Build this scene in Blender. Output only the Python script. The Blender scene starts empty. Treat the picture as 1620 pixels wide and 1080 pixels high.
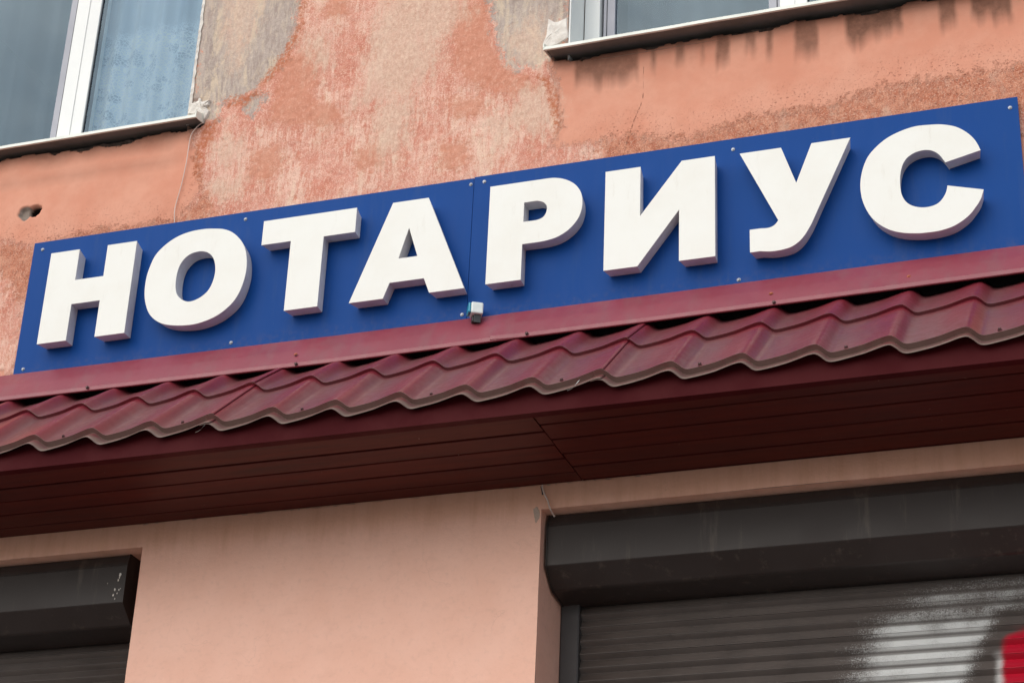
import bpy, math, random
import numpy as np
from mathutils import Vector, Matrix
from mathutils.geometry import tessellate_polygon

random.seed(7); RNG = np.random.default_rng(7)
scene = bpy.context.scene
COL = scene.collection

# ---------------------------------------------------------------- camera
cam_data = bpy.data.cameras.new('camera')
cam = bpy.data.objects.new('camera', cam_data); COL.objects.link(cam)
yaw, pit, rol = (math.radians(a) for a in (-20.32436, 26.86618, 2.57825))
fw = Vector((math.sin(yaw)*math.cos(pit), math.cos(yaw)*math.cos(pit), math.sin(pit)))
rt = Vector((math.cos(yaw), -math.sin(yaw), 0)); up = rt.cross(fw)
rt2 = rt*math.cos(rol) + up*math.sin(rol); up2 = -rt*math.sin(rol) + up*math.cos(rol)
rot = Matrix((rt2, up2, -fw)).transposed()
cam.matrix_world = Matrix.Translation((1.92348, -4.932, 1.6)) @ rot.to_4x4()
cam_data.sensor_width = 36.0
cam_data.lens = 3263.067/1620*36.0
cam_data.clip_end = 2000
scene.camera = cam

# ---------------------------------------------------------------- world, sun, exposure
world = bpy.data.worlds.new('World'); scene.world = world; world.use_nodes = True
wn = world.node_tree; wn.nodes.clear()
def wnode(t): return wn.nodes.new(t)
sky = wnode('ShaderNodeTexSky'); sky.sky_type = 'NISHITA'; sky.sun_disc = False
SUN_EL, SUN_AZ = math.radians(34), math.radians(202)      # azimuth clockwise from +Y
sky.sun_elevation = SUN_EL; sky.sun_rotation = SUN_AZ
sky.dust_density = 3.0; sky.air_density = 1.0; sky.ozone_density = 1.0
tc = wnode('ShaderNodeTexCoord'); mp = wnode('ShaderNodeMapping'); mp.inputs['Scale'].default_value = (1, 1, 2.6)
nz = wnode('ShaderNodeTexNoise'); nz.inputs['Scale'].default_value = 2.6; nz.inputs['Detail'].default_value = 7; nz.inputs['Roughness'].default_value = .58
cr = wnode('ShaderNodeValToRGB'); cr.color_ramp.elements[0].position = .36; cr.color_ramp.elements[1].position = .62
cr.color_ramp.elements[0].color = (.30, .30, .30, 1); cr.color_ramp.elements[1].color = (1, 1, 1, 1)
mixc = wnode('ShaderNodeMix'); mixc.data_type = 'RGBA'
bg = wnode('ShaderNodeBackground'); bg.inputs['Strength'].default_value = .135
out = wnode('ShaderNodeOutputWorld')
L = wn.links.new
L(tc.outputs['Generated'], mp.inputs['Vector']); L(mp.outputs['Vector'], nz.inputs['Vector'])
L(nz.outputs['Fac'], cr.inputs['Fac']); L(cr.outputs['Color'], mixc.inputs[0])
L(sky.outputs['Color'], mixc.inputs[6]); mixc.inputs[7].default_value = (6.2, 6.5, 6.9, 1)
L(mixc.outputs[2], bg.inputs['Color']); L(bg.outputs['Background'], out.inputs['Surface'])

sun_d = bpy.data.lights.new('sun', 'SUN'); sun_d.energy = 1.35; sun_d.angle = math.radians(74); sun_d.color = (1, .965, .92)
sun = bpy.data.objects.new('sun', sun_d); COL.objects.link(sun)
sdir = Vector((math.sin(SUN_AZ)*math.cos(SUN_EL), math.cos(SUN_AZ)*math.cos(SUN_EL), math.sin(SUN_EL)))
sun.rotation_euler = sdir.to_track_quat('Z', 'Y').to_euler(); sun.location = (0, -6, 12)

vs = scene.view_settings
vs.view_transform = 'Standard'; vs.look = 'None'; vs.gamma = 1.0; vs.use_curve_mapping = False
vs.exposure = 0.24
scene.render.engine = 'CYCLES'

# ---------------------------------------------------------------- helpers
def link(o, parent=None):
    COL.objects.link(o)
    if parent: o.parent = parent
    return o
def tag(o, label=None, cat=None, group=None, kind=None):
    if label: o['label'] = label
    if cat: o['category'] = cat
    if group: o['group'] = group
    if kind: o['kind'] = kind
    return o
def empty(name, loc=(0, 0, 0)):
    o = bpy.data.objects.new(name, None); o.location = loc; o.empty_display_size = .1
    return link(o)
def mesh(name, verts, faces, mat, parent=None, smooth=False, off=(0, 0, 0)):
    me = bpy.data.meshes.new(name)
    me.from_pydata([tuple(v) for v in verts], [], faces); me.update()
    me.materials.append(mat)
    if smooth: me.polygons.foreach_set('use_smooth', [True]*len(me.polygons))
    o = link(bpy.data.objects.new(name, me), parent)
    if parent is not None:
        p = parent; t = Vector((0, 0, 0))
        while p is not None: t += p.location; p = p.parent
        o.location = -t
        o.location += Vector(off)
    else: o.location = off
    return o
def bevel(o, w, seg=2, ang=35):
    m = o.modifiers.new('bevel', 'BEVEL'); m.width = w; m.segments = seg; m.limit_method = 'ANGLE'; m.angle_limit = math.radians(ang)
    return o
def box_data(x0, x1, y0, y1, z0, z1):
    v = [(x0,y0,z0),(x1,y0,z0),(x1,y1,z0),(x0,y1,z0),(x0,y0,z1),(x1,y0,z1),(x1,y1,z1),(x0,y1,z1)]
    f = [(0,3,2,1),(4,5,6,7),(0,1,5,4),(1,2,6,5),(2,3,7,6),(3,0,4,7)]
    return v, f
def box(name, b, mat, parent=None, bev=0):
    o = mesh(name, *box_data(*b), mat, parent)
    if bev: bevel(o, bev)
    return o
def prism_x(name, prof, x0, x1, mat, parent=None, smooth=False, closed=True):
    """profile of (y,z) points extruded along x"""
    n = len(prof); v = [(x0, y, z) for y, z in prof] + [(x1, y, z) for y, z in prof]
    f = [(i, i+n, (i+1) % n+n, (i+1) % n) for i in range(n if closed else n-1)]
    if closed: f += [tuple(range(n)), tuple(range(2*n-1, n-1, -1))]
    return mesh(name, v, f, mat, parent, smooth)
def tube(name, pts, r, mat, parent=None, n=8):
    pts = [Vector(p) for p in pts]
    # catmull refine
    P = []
    for k in range(len(pts)-1):
        p0 = pts[max(k-1, 0)]; p1 = pts[k]; p2 = pts[k+1]; p3 = pts[min(k+2, len(pts)-1)]
        for t in (0, .25, .5, .75):
            P.append(.5*(2*p1+(p2-p0)*t+(2*p0-5*p1+4*p2-p3)*t*t+(3*p1-p0-3*p2+p3)*t**3))
    P.append(pts[-1]); v = []; f = []
    for i, p in enumerate(P):
        d = (P[min(i+1, len(P)-1)]-P[max(i-1, 0)]).normalized()
        a = d.cross(Vector((0, 1, 0)) if abs(d.y) < .9 else Vector((1, 0, 0))).normalized(); b = d.cross(a)
        for k in range(n):
            t = 2*math.pi*k/n; v.append(p+a*math.cos(t)*r+b*math.sin(t)*r)
    for i in range(len(P)-1):
        for k in range(n): f.append((i*n+k, i*n+(k+1) % n, (i+1)*n+(k+1) % n, (i+1)*n+k))
    f.append(tuple(range(n))); f.append(tuple(reversed(range(len(v)-n, len(v)))))
    return mesh(name, v, f, mat, parent, True)

# ---------------------------------------------------------------- material helper
class NT:
    def __init__(s, name):
        s.m = bpy.data.materials.new(name); s.m.use_nodes = True; s.t = s.m.node_tree; s.t.nodes.clear()
        s.out = s.t.nodes.new('ShaderNodeOutputMaterial'); s.b = s.t.nodes.new('ShaderNodeBsdfPrincipled')
        s.t.links.new(s.b.outputs[0], s.out.inputs[0]); s._pos = None
    def n(s, t): return s.t.nodes.new(t)
    def l(s, a, b): s.t.links.new(a, b)
    def put(s, sock, v):
        if v is None: return
        if isinstance(v, bpy.types.NodeSocket): s.l(v, sock)
        elif isinstance(v, (tuple, list)) and len(v) == 3 and sock.type == 'RGBA': sock.default_value = (*v, 1)
        else: sock.default_value = v
    def pos(s):
        if s._pos is None: s._pos = s.n('ShaderNodeNewGeometry').outputs['Position']
        return s._pos
    def objrand(s): return s.n('ShaderNodeObjectInfo').outputs['Random']
    def map(s, scale=(1,1,1), loc=(0,0,0), v=None):
        m = s.n('ShaderNodeMapping'); s.l(v or s.pos(), m.inputs[0]); m.inputs['Scale'].default_value = scale; m.inputs['Location'].default_value = loc
        return m.outputs[0]
    def noise(s, scale, detail=4, rough=.55, v=None, dist=0):
        k = s.n('ShaderNodeTexNoise'); s.l(v or s.pos(), k.inputs['Vector']); k.inputs['Scale'].default_value = scale
        k.inputs['Detail'].default_value = detail; k.inputs['Roughness'].default_value = rough; k.inputs['Distortion'].default_value = dist
        return k.outputs['Fac']
    def vor(s, scale, v=None, feat='F1', rnd=1):
        k = s.n('ShaderNodeTexVoronoi'); k.feature = feat; s.l(v or s.pos(), k.inputs['Vector']); k.inputs['Scale'].default_value = scale
        k.inputs['Randomness'].default_value = rnd
        return k.outputs['Distance']
    def math(s, op, a, b=None, c=None, clamp=False):
        k = s.n('ShaderNodeMath'); k.operation = op; k.use_clamp = clamp
        for i, x in enumerate((a, b, c)):
            if x is not None: s.put(k.inputs[i], x)
        return k.outputs[0]
    def ss(s, v, a, b, lo=0., hi=1., kind='SMOOTHSTEP'):
        k = s.n('ShaderNodeMapRange'); k.interpolation_type = kind; s.put(k.inputs[0], v)
        k.inputs[1].default_value = a; k.inputs[2].default_value = b; k.inputs[3].default_value = lo; k.inputs[4].default_value = hi
        return k.outputs[0]
    def mix(s, f, a, b, bt='MIX'):
        k = s.n('ShaderNodeMix'); k.data_type = 'RGBA'; k.blend_type = bt
        s.put(k.inputs[0], f); s.put(k.inputs[6], a); s.put(k.inputs[7], b); return k.outputs[2]
    def attr(s, name):
        k = s.n('ShaderNodeAttribute'); k.attribute_name = name; return k.outputs['Fac']
    def bump(s, h, strength=.3, dist=.01, normal=None):
        k = s.n('ShaderNodeBump'); s.put(k.inputs['Height'], h); k.inputs['Strength'].default_value = strength; k.inputs['Distance'].default_value = dist
        if normal is not None: s.l(normal, k.inputs['Normal'])
        s.l(k.outputs[0], s.b.inputs['Normal']); return k.outputs[0]
    def sep(s, v=None):
        k = s.n('ShaderNodeSeparateXYZ'); s.l(v or s.pos(), k.inputs[0]); return k.outputs
    def base(s, c, rough=.5, metal=0., spec=.5):
        s.put(s.b.inputs['Base Color'], c); s.put(s.b.inputs['Roughness'], rough); s.put(s.b.inputs['Metallic'], metal)
        s.put(s.b.inputs['Specular IOR Level'], spec); return s.m

def mottled(name, c1, c2, rough=.5, scale=8, bumpd=.0, bscale=300, spec=.5, metal=0, streak=False):
    s = NT(name)
    v = s.map((1, 1, .25)) if streak else None
    f = s.ss(s.noise(scale, 6, .6, v), .35, .68)
    fine = s.noise(scale*14, 3)
    c = s.mix(f, c1, c2); c = s.mix(s.math('MULTIPLY', fine, .18), c, tuple(x*.75 for x in c1))
    if bumpd: s.bump(s.noise(bscale, 4), .5, bumpd)
    return s.base(c, s.ss(f, 0, 1, rough*.9, min(1, rough*1.12)), metal, spec)

# ---------------------------------------------------------------- numpy helpers
def vnoise(x, z, sc, seed, octv=4, g=.5):
    r = np.random.default_rng(seed); T = r.random((256, 256)); tot = 0; amp = 1; na = 0
    for _ in range(octv):
        X = x*sc; Z = z*sc; xi = np.floor(X).astype(int); zi = np.floor(Z).astype(int); fx = X-xi; fz = Z-zi
        fx = fx*fx*(3-2*fx); fz = fz*fz*(3-2*fz)
        a = T[xi % 256, zi % 256]; b = T[(xi+1) % 256, zi % 256]; c = T[xi % 256, (zi+1) % 256]; d = T[(xi+1) % 256, (zi+1) % 256]
        tot = tot+amp*((a*(1-fx)+b*fx)*(1-fz)+(c*(1-fx)+d*fx)*fz); na += amp; amp *= g; sc *= 2.03
    return tot/na
def poly_sd(x, z, poly):
    P = np.array(poly); d = np.full(x.shape, 9e9); ins = np.zeros(x.shape, bool); n = len(P)
    for i in range(n):
        ax, az = P[i]; bx, bz = P[(i+1) % n]; ex, ez = bx-ax, bz-az
        t = np.clip(((x-ax)*ex+(z-az)*ez)/(ex*ex+ez*ez+1e-12), 0, 1)
        d = np.minimum(d, (x-ax-t*ex)**2+(z-az-t*ez)**2)
        c = ((az > z) != (bz > z)) & (x < (bx-ax)*(z-az)/((bz-az) if abs(bz-az) > 1e-9 else 1e-9)+ax)
        ins ^= c
    d = np.sqrt(d); return np.where(ins, -d, d)
PATCH = {"P":[[[-1.053,5.241],[-0.995,5.328],[-1.011,5.762],[0.231,5.504],[0.218,5.269],[0.175,5.207],[0.206,5.132],[0.227,4.97],[0.186,4.898],[0.288,4.897],[0.444,4.899],[0.598,4.852],[0.787,4.898],[1.008,4.894],[1.191,4.934],[1.368,4.929],[1.629,4.933],[1.612,4.708],[0.175,4.736],[-1.676,4.744],[-1.698,4.87],[-1.548,4.819],[-1.388,4.838],[-1.228,4.837],[-1.038,4.847],[-0.976,4.942],[-1.016,5.09]],[[-1.773,4.888],[-1.542,4.814],[-1.501,4.673],[-1.56,4.344],[-1.693,4.45]]],"G":[[[-1.077,5.776],[-0.696,5.697],[-0.697,5.52],[-0.711,5.428],[-0.749,5.357],[-0.81,5.3],[-0.874,5.262],[-0.941,5.258],[-0.951,5.187],[-0.999,5.207],[-1.056,5.266]],[[-0.032,5.559],[0.231,5.504],[0.238,5.289],[0.169,5.22],[0.129,5.197],[0.067,5.209],[0.028,5.254],[0.002,5.315],[-0.018,5.398]],[[-0.835,5.275],[-0.786,5.278],[-0.797,5.22],[-0.822,5.195],[-0.858,5.218]]],"B":[[[-0.952,5.115],[-0.861,5.106],[-0.841,5.049],[-0.891,5.017],[-0.945,5.054]],[[0.09,5.13],[0.166,5.128],[0.201,5.046],[0.178,4.944],[0.148,4.934],[0.09,4.982],[0.024,5.016],[0.042,5.065]],[[-0.428,5.492],[-0.328,5.62],[-0.195,5.593],[-0.091,5.449],[-0.182,5.37],[-0.196,5.253],[-0.295,5.154],[-0.468,5.173],[-0.435,5.298]],[[-0.382,5.169],[-0.254,5.17],[-0.284,4.989],[-0.364,4.934],[-0.396,5.078]],[[-0.978,5.678],[-0.829,5.699],[-0.86,5.552],[-0.899,5.385],[-0.935,5.441]],[[-0.94,4.959],[-0.829,4.953],[-0.833,4.896],[-0.92,4.886]],[[0.031,5.329],[0.131,5.404],[0.172,5.301],[0.138,5.214],[0.066,5.228]],[[-0.018,5.035],[0.043,5.047],[0.077,4.962],[0.008,4.917]],[[-0.692,5.469],[-0.581,5.472],[-0.559,5.345],[-0.613,5.331]]],"S":[[[-0.743,5.41],[-0.621,5.418],[-0.599,5.304],[-0.615,5.235],[-0.51,5.164],[-0.495,5.107],[-0.637,5.12],[-0.763,5.166],[-0.75,5.26]],[[-0.15,5.485],[-0.027,5.485],[-0.016,5.338],[0.024,5.236],[0.099,5.18],[0.166,5.116],[0.04,5.116],[-0.087,5.181],[-0.143,5.279]],[[-0.594,5.625],[-0.515,5.609],[-0.514,5.521],[-0.563,5.518],[-0.605,5.539]],[[-0.807,5.054],[-0.72,5.075],[-0.69,4.988],[-0.749,4.928],[-0.819,4.963]],[[-0.168,5.131],[-0.043,5.131],[-0.019,5.058],[-0.122,5.065]],[[-0.454,4.995],[-0.37,5.016],[-0.343,4.931],[-0.426,4.922]],[[-0.179,4.972],[-0.076,4.977],[-0.067,4.885],[-0.153,4.888]]],"R":[[[-0.932,5.273],[-0.821,5.292],[-0.803,5.269],[-0.86,5.236],[-0.912,5.24]],[[0.144,5.171],[0.177,5.156],[0.212,5.085],[0.225,4.97],[0.208,4.939],[0.19,5.021],[0.175,5.103]],[[-0.997,5.195],[-0.946,5.198],[-0.95,5.138],[-0.984,5.084],[-0.971,4.941],[-0.997,4.968],[-1.018,5.066]],[[-0.744,5.417],[-0.697,5.52],[-0.693,5.615],[-0.674,5.611],[-0.677,5.491],[-0.717,5.375],[-0.805,5.289],[-0.816,5.308]]],"K":[[[0.328,4.89],[0.444,4.905],[0.598,4.857],[0.787,4.902],[1.008,4.902],[1.191,4.938],[1.369,4.935],[1.63,4.937],[1.618,4.789],[1.006,4.804],[0.598,4.805],[0.369,4.808]],[[-1.771,4.881],[-1.547,4.812],[-1.367,4.851],[-1.205,4.838],[-1.038,4.852],[-0.949,4.937],[-0.914,4.828],[-1.534,4.822],[-1.528,4.631],[-1.584,4.616],[-1.648,4.717],[-1.749,4.755]]]}
STAIN = [[0.257,0.465,5.104,0.8],[0.492,0.519,5.138,0.7],[0.568,0.609,5.124,0.7],[0.648,0.667,5.118,0.6],[0.694,0.745,5.101,0.8],[0.782,0.825,5.129,0.6],[0.846,0.876,5.112,0.75],[0.93,1.01,5.1,0.8],[1.079,1.256,5.112,0.95],[1.349,1.41,5.103,0.8],[1.439,1.565,5.121,0.9]]
LETTERS = {"Н":[[[-1.4428,4.7391],[-1.3406,4.7391],[-1.3406,4.6292],[-1.2404,4.6292],[-1.2404,4.7391],[-1.1376,4.7391],[-1.1376,4.4173],[-1.2404,4.4173],[-1.2404,4.5438],[-1.3406,4.5438],[-1.3406,4.4173],[-1.4428,4.4173]]],"О":[[[-0.871,4.7429],[-0.8606,4.7412],[-0.8501,4.7392],[-0.8397,4.7367],[-0.8299,4.7333],[-0.8207,4.729],[-0.812,4.7241],[-0.8037,4.7183],[-0.7956,4.7116],[-0.7875,4.7038],[-0.7796,4.695],[-0.7723,4.6857],[-0.7659,4.6763],[-0.7607,4.6669],[-0.7564,4.6573],[-0.7528,4.6474],[-0.7498,4.6371],[-0.7474,4.626],[-0.7456,4.6144],[-0.7444,4.6027],[-0.7437,4.5915],[-0.7435,4.5811],[-0.7439,4.5713],[-0.7449,4.5615],[-0.7463,4.5514],[-0.7483,4.5408],[-0.7507,4.5298],[-0.7538,4.519],[-0.7573,4.5088],[-0.7612,4.4994],[-0.7655,4.4904],[-0.7706,4.4819],[-0.7768,4.4735],[-0.7845,4.4651],[-0.7934,4.4569],[-0.8029,4.4492],[-0.8123,4.4425],[-0.8213,4.4371],[-0.8302,4.4327],[-0.8395,4.429],[-0.8494,4.4256],[-0.8602,4.4224],[-0.8718,4.4196],[-0.8836,4.4173],[-0.8954,4.4158],[-0.9071,4.4151],[-0.9189,4.4152],[-0.9308,4.4158],[-0.9428,4.4169],[-0.9551,4.4183],[-0.9677,4.4203],[-0.98,4.4227],[-0.9915,4.4257],[-1.002,4.4292],[-1.0118,4.4333],[-1.021,4.4381],[-1.0297,4.4436],[-1.038,4.45],[-1.0459,4.4571],[-1.0532,4.465],[-1.0597,4.4737],[-1.0655,4.4836],[-1.0707,4.4945],[-1.0751,4.5058],[-1.0788,4.5168],[-1.0816,4.5273],[-1.0837,4.5378],[-1.0851,4.5482],[-1.0861,4.5585],[-1.0867,4.5689],[-1.0869,4.5793],[-1.0866,4.5896],[-1.086,4.5995],[-1.085,4.6088],[-1.0837,4.6176],[-1.0819,4.6264],[-1.0795,4.6357],[-1.0767,4.6459],[-1.0735,4.6567],[-1.0696,4.6673],[-1.0647,4.677],[-1.0587,4.6857],[-1.0519,4.6937],[-1.0443,4.7012],[-1.0362,4.7082],[-1.0276,4.7149],[-1.0184,4.7211],[-1.0087,4.7268],[-0.9987,4.7317],[-0.9884,4.7358],[-0.9776,4.7392],[-0.9667,4.7419],[-0.9557,4.744],[-0.9447,4.7455],[-0.9335,4.7463],[-0.9224,4.7466],[-0.9116,4.7466],[-0.9012,4.7463],[-0.8911,4.7455],[-0.8811,4.7444]],[[-0.9001,4.6673],[-0.8939,4.6655],[-0.8878,4.6631],[-0.8821,4.6601],[-0.8768,4.6565],[-0.8721,4.6524],[-0.8677,4.6476],[-0.8639,4.6424],[-0.8605,4.6369],[-0.8576,4.631],[-0.8552,4.6246],[-0.8532,4.6179],[-0.8516,4.6111],[-0.8503,4.6042],[-0.8494,4.597],[-0.8489,4.5897],[-0.849,4.5822],[-0.8496,4.5744],[-0.8507,4.5662],[-0.8523,4.5581],[-0.8543,4.5505],[-0.8567,4.5433],[-0.8595,4.5365],[-0.8629,4.53],[-0.867,4.524],[-0.8719,4.5185],[-0.8776,4.5135],[-0.8838,4.509],[-0.8904,4.5051],[-0.8977,4.5018],[-0.9056,4.499],[-0.9136,4.4969],[-0.921,4.496],[-0.9276,4.4962],[-0.9338,4.4975],[-0.9397,4.4997],[-0.9456,4.5026],[-0.9516,4.5064],[-0.9577,4.5111],[-0.9633,4.5163],[-0.968,4.5219],[-0.9716,4.5277],[-0.9745,4.5339],[-0.9767,4.5405],[-0.9785,4.5476],[-0.9799,4.5553],[-0.9809,4.5634],[-0.9814,4.5719],[-0.9815,4.5806],[-0.9813,4.5897],[-0.9806,4.5993],[-0.9795,4.6086],[-0.978,4.617],[-0.976,4.6242],[-0.9734,4.6307],[-0.9705,4.6366],[-0.9671,4.6421],[-0.9633,4.6473],[-0.959,4.6522],[-0.9543,4.6565],[-0.9493,4.6601],[-0.944,4.663],[-0.9383,4.6652],[-0.9323,4.6668],[-0.9262,4.6679],[-0.9198,4.6686],[-0.9132,4.6688],[-0.9065,4.6684]]],"Т":[[[-0.701,4.7428],[-0.3924,4.7428],[-0.3924,4.659],[-0.4946,4.659],[-0.4946,4.4213],[-0.6029,4.4213],[-0.6029,4.659],[-0.701,4.659]]],"А":[[[-0.2749,4.741],[-0.1608,4.741],[-0.0311,4.418],[-0.1397,4.418],[-0.159,4.4682],[-0.2672,4.4682],[-0.2848,4.418],[-0.3928,4.418]],[[-0.2172,4.6466],[-0.1845,4.5462],[-0.2447,4.5462]]],"Р":[[[0.0338,4.7475],[0.2011,4.7475],[0.2069,4.7474],[0.2153,4.7473],[0.2246,4.7468],[0.2335,4.7457],[0.2417,4.7439],[0.25,4.7416],[0.2582,4.7387],[0.2661,4.7352],[0.2739,4.7309],[0.2815,4.726],[0.2887,4.7205],[0.2952,4.7146],[0.3009,4.7081],[0.3059,4.701],[0.3103,4.6936],[0.3138,4.686],[0.3164,4.6781],[0.3182,4.6699],[0.3193,4.6616],[0.3199,4.6535],[0.3201,4.6456],[0.3197,4.6379],[0.3187,4.6303],[0.3172,4.6227],[0.3152,4.6152],[0.3127,4.6078],[0.3096,4.6005],[0.3056,4.5933],[0.3007,4.5861],[0.2949,4.5789],[0.2885,4.5721],[0.2817,4.5659],[0.2745,4.5604],[0.2668,4.5555],[0.2587,4.5511],[0.2505,4.5474],[0.242,4.5444],[0.2332,4.5422],[0.2243,4.5405],[0.2154,4.5391],[0.2057,4.5382],[0.1955,4.5378],[0.1864,4.5377],[0.18,4.5375],[0.141,4.5375],[0.141,4.421],[0.0338,4.421]],[[0.1416,4.6767],[0.1821,4.6767],[0.1855,4.6755],[0.1904,4.6739],[0.1957,4.6718],[0.2002,4.6693],[0.2038,4.6663],[0.207,4.6629],[0.2096,4.659],[0.2115,4.6549],[0.2125,4.6503],[0.2127,4.6452],[0.2123,4.64],[0.2114,4.6352],[0.2099,4.6307],[0.2078,4.6263],[0.2051,4.6223],[0.202,4.619],[0.1983,4.6164],[0.194,4.6145],[0.1893,4.6131],[0.1844,4.612],[0.1788,4.6114],[0.1726,4.6114],[0.1669,4.6115],[0.163,4.6116],[0.1416,4.6116]]],"И":[[[0.3881,4.7405],[0.493,4.7405],[0.493,4.5763],[0.6149,4.7405],[0.7118,4.7405],[0.7118,4.4148],[0.6078,4.4148],[0.6078,4.5806],[0.4872,4.4148],[0.3881,4.4148]]],"У":[[[0.7841,4.7358],[0.9029,4.7358],[0.9436,4.6142],[0.9894,4.7358],[1.0988,4.7358],[1.0008,4.5177],[0.999,4.5134],[0.9964,4.5072],[0.9934,4.5002],[0.9903,4.4933],[0.9873,4.4867],[0.9841,4.4799],[0.9806,4.4729],[0.9766,4.4657],[0.9721,4.4581],[0.9671,4.45],[0.9618,4.4423],[0.9564,4.4355],[0.9509,4.4298],[0.9452,4.4248],[0.9394,4.4205],[0.9333,4.4168],[0.9272,4.4138],[0.921,4.4116],[0.9144,4.4099],[0.9071,4.4085],[0.8987,4.4075],[0.8896,4.4068],[0.8802,4.4066],[0.8712,4.4068],[0.862,4.4077],[0.8526,4.4092],[0.8443,4.4108],[0.8385,4.4119],[0.81,4.4119],[0.81,4.4837],[0.8395,4.4837],[0.8438,4.4833],[0.85,4.4826],[0.8567,4.4822],[0.8626,4.4823],[0.8673,4.483],[0.8716,4.4842],[0.8755,4.4858],[0.8791,4.488],[0.8827,4.4912],[0.886,4.4953],[0.8889,4.4992],[0.8909,4.5019]]],"С":[[[1.45,4.6357],[1.4479,4.6418],[1.445,4.6507],[1.4414,4.6604],[1.4373,4.6693],[1.4327,4.6771],[1.4276,4.6847],[1.422,4.6919],[1.4159,4.6987],[1.4094,4.7051],[1.4025,4.7111],[1.3951,4.7166],[1.3873,4.7215],[1.3788,4.7257],[1.3696,4.7294],[1.3603,4.7325],[1.3513,4.735],[1.343,4.7368],[1.335,4.738],[1.3268,4.7389],[1.3181,4.7396],[1.3085,4.7405],[1.2984,4.7413],[1.2881,4.7418],[1.2778,4.7414],[1.2675,4.7401],[1.2572,4.738],[1.2469,4.7354],[1.2368,4.7324],[1.2269,4.729],[1.2172,4.7252],[1.2078,4.7209],[1.1988,4.7161],[1.1903,4.7106],[1.1821,4.7045],[1.1744,4.698],[1.1672,4.6914],[1.1606,4.6848],[1.1546,4.6782],[1.149,4.6711],[1.144,4.6634],[1.1395,4.6548],[1.1355,4.6456],[1.132,4.636],[1.129,4.6261],[1.1264,4.6158],[1.1241,4.6051],[1.1224,4.5944],[1.1213,4.5839],[1.1209,4.5737],[1.121,4.5635],[1.1216,4.5537],[1.1226,4.5444],[1.1238,4.5358],[1.1254,4.5278],[1.1274,4.52],[1.1298,4.512],[1.1326,4.5036],[1.1359,4.4951],[1.1396,4.4868],[1.1437,4.4788],[1.1482,4.4713],[1.1531,4.464],[1.1584,4.4571],[1.1643,4.4505],[1.1709,4.4441],[1.1781,4.4378],[1.1856,4.4321],[1.1933,4.4269],[1.2011,4.4225],[1.2091,4.4187],[1.2173,4.4153],[1.2257,4.4124],[1.2345,4.4099],[1.2436,4.4078],[1.2528,4.4061],[1.2616,4.4047],[1.2698,4.4036],[1.2777,4.4028],[1.2857,4.4023],[1.2943,4.4021],[1.3037,4.402],[1.3137,4.4021],[1.3238,4.4026],[1.3336,4.4037],[1.3429,4.4053],[1.3521,4.4073],[1.3611,4.41],[1.3699,4.4134],[1.3788,4.4179],[1.3877,4.4232],[1.3961,4.429],[1.4036,4.4348],[1.4098,4.4405],[1.4152,4.4463],[1.4199,4.4522],[1.4245,4.4582],[1.429,4.4641],[1.4332,4.4699],[1.437,4.476],[1.4405,4.4824],[1.4437,4.49],[1.4465,4.4985],[1.4488,4.5062],[1.4505,4.5115],[1.3557,4.539],[1.3551,4.5355],[1.3542,4.5305],[1.353,4.5249],[1.3513,4.5196],[1.3491,4.5146],[1.3465,4.5095],[1.3436,4.5046],[1.3404,4.5001],[1.337,4.496],[1.3334,4.4922],[1.3294,4.4888],[1.3249,4.486],[1.3196,4.4838],[1.3137,4.4822],[1.3076,4.4811],[1.3016,4.4805],[1.2958,4.4804],[1.2901,4.4807],[1.2843,4.4816],[1.2786,4.4829],[1.2727,4.4847],[1.2668,4.487],[1.2611,4.4898],[1.2559,4.493],[1.2513,4.4966],[1.2471,4.5007],[1.2434,4.5052],[1.2401,4.5102],[1.2372,4.5157],[1.2348,4.5217],[1.2329,4.5281],[1.2313,4.5349],[1.2302,4.5423],[1.2296,4.5503],[1.2293,4.5584],[1.2293,4.5664],[1.2295,4.5743],[1.2299,4.5822],[1.2307,4.59],[1.2317,4.5974],[1.233,4.6045],[1.2345,4.6113],[1.2364,4.6178],[1.2386,4.6238],[1.2412,4.6294],[1.2442,4.6345],[1.2475,4.6392],[1.2513,4.6435],[1.2555,4.6473],[1.2601,4.6507],[1.2651,4.6536],[1.2703,4.6561],[1.2759,4.6581],[1.2819,4.6597],[1.288,4.6607],[1.294,4.6612],[1.2999,4.6611],[1.3059,4.6605],[1.3117,4.6592],[1.3172,4.6573],[1.3224,4.6546],[1.3275,4.6511],[1.3322,4.6472],[1.3364,4.643],[1.3401,4.6382],[1.3434,4.6329],[1.3463,4.6277],[1.3487,4.6233],[1.3507,4.6197],[1.3522,4.6167],[1.3533,4.6143],[1.3541,4.6126]]]}

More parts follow.
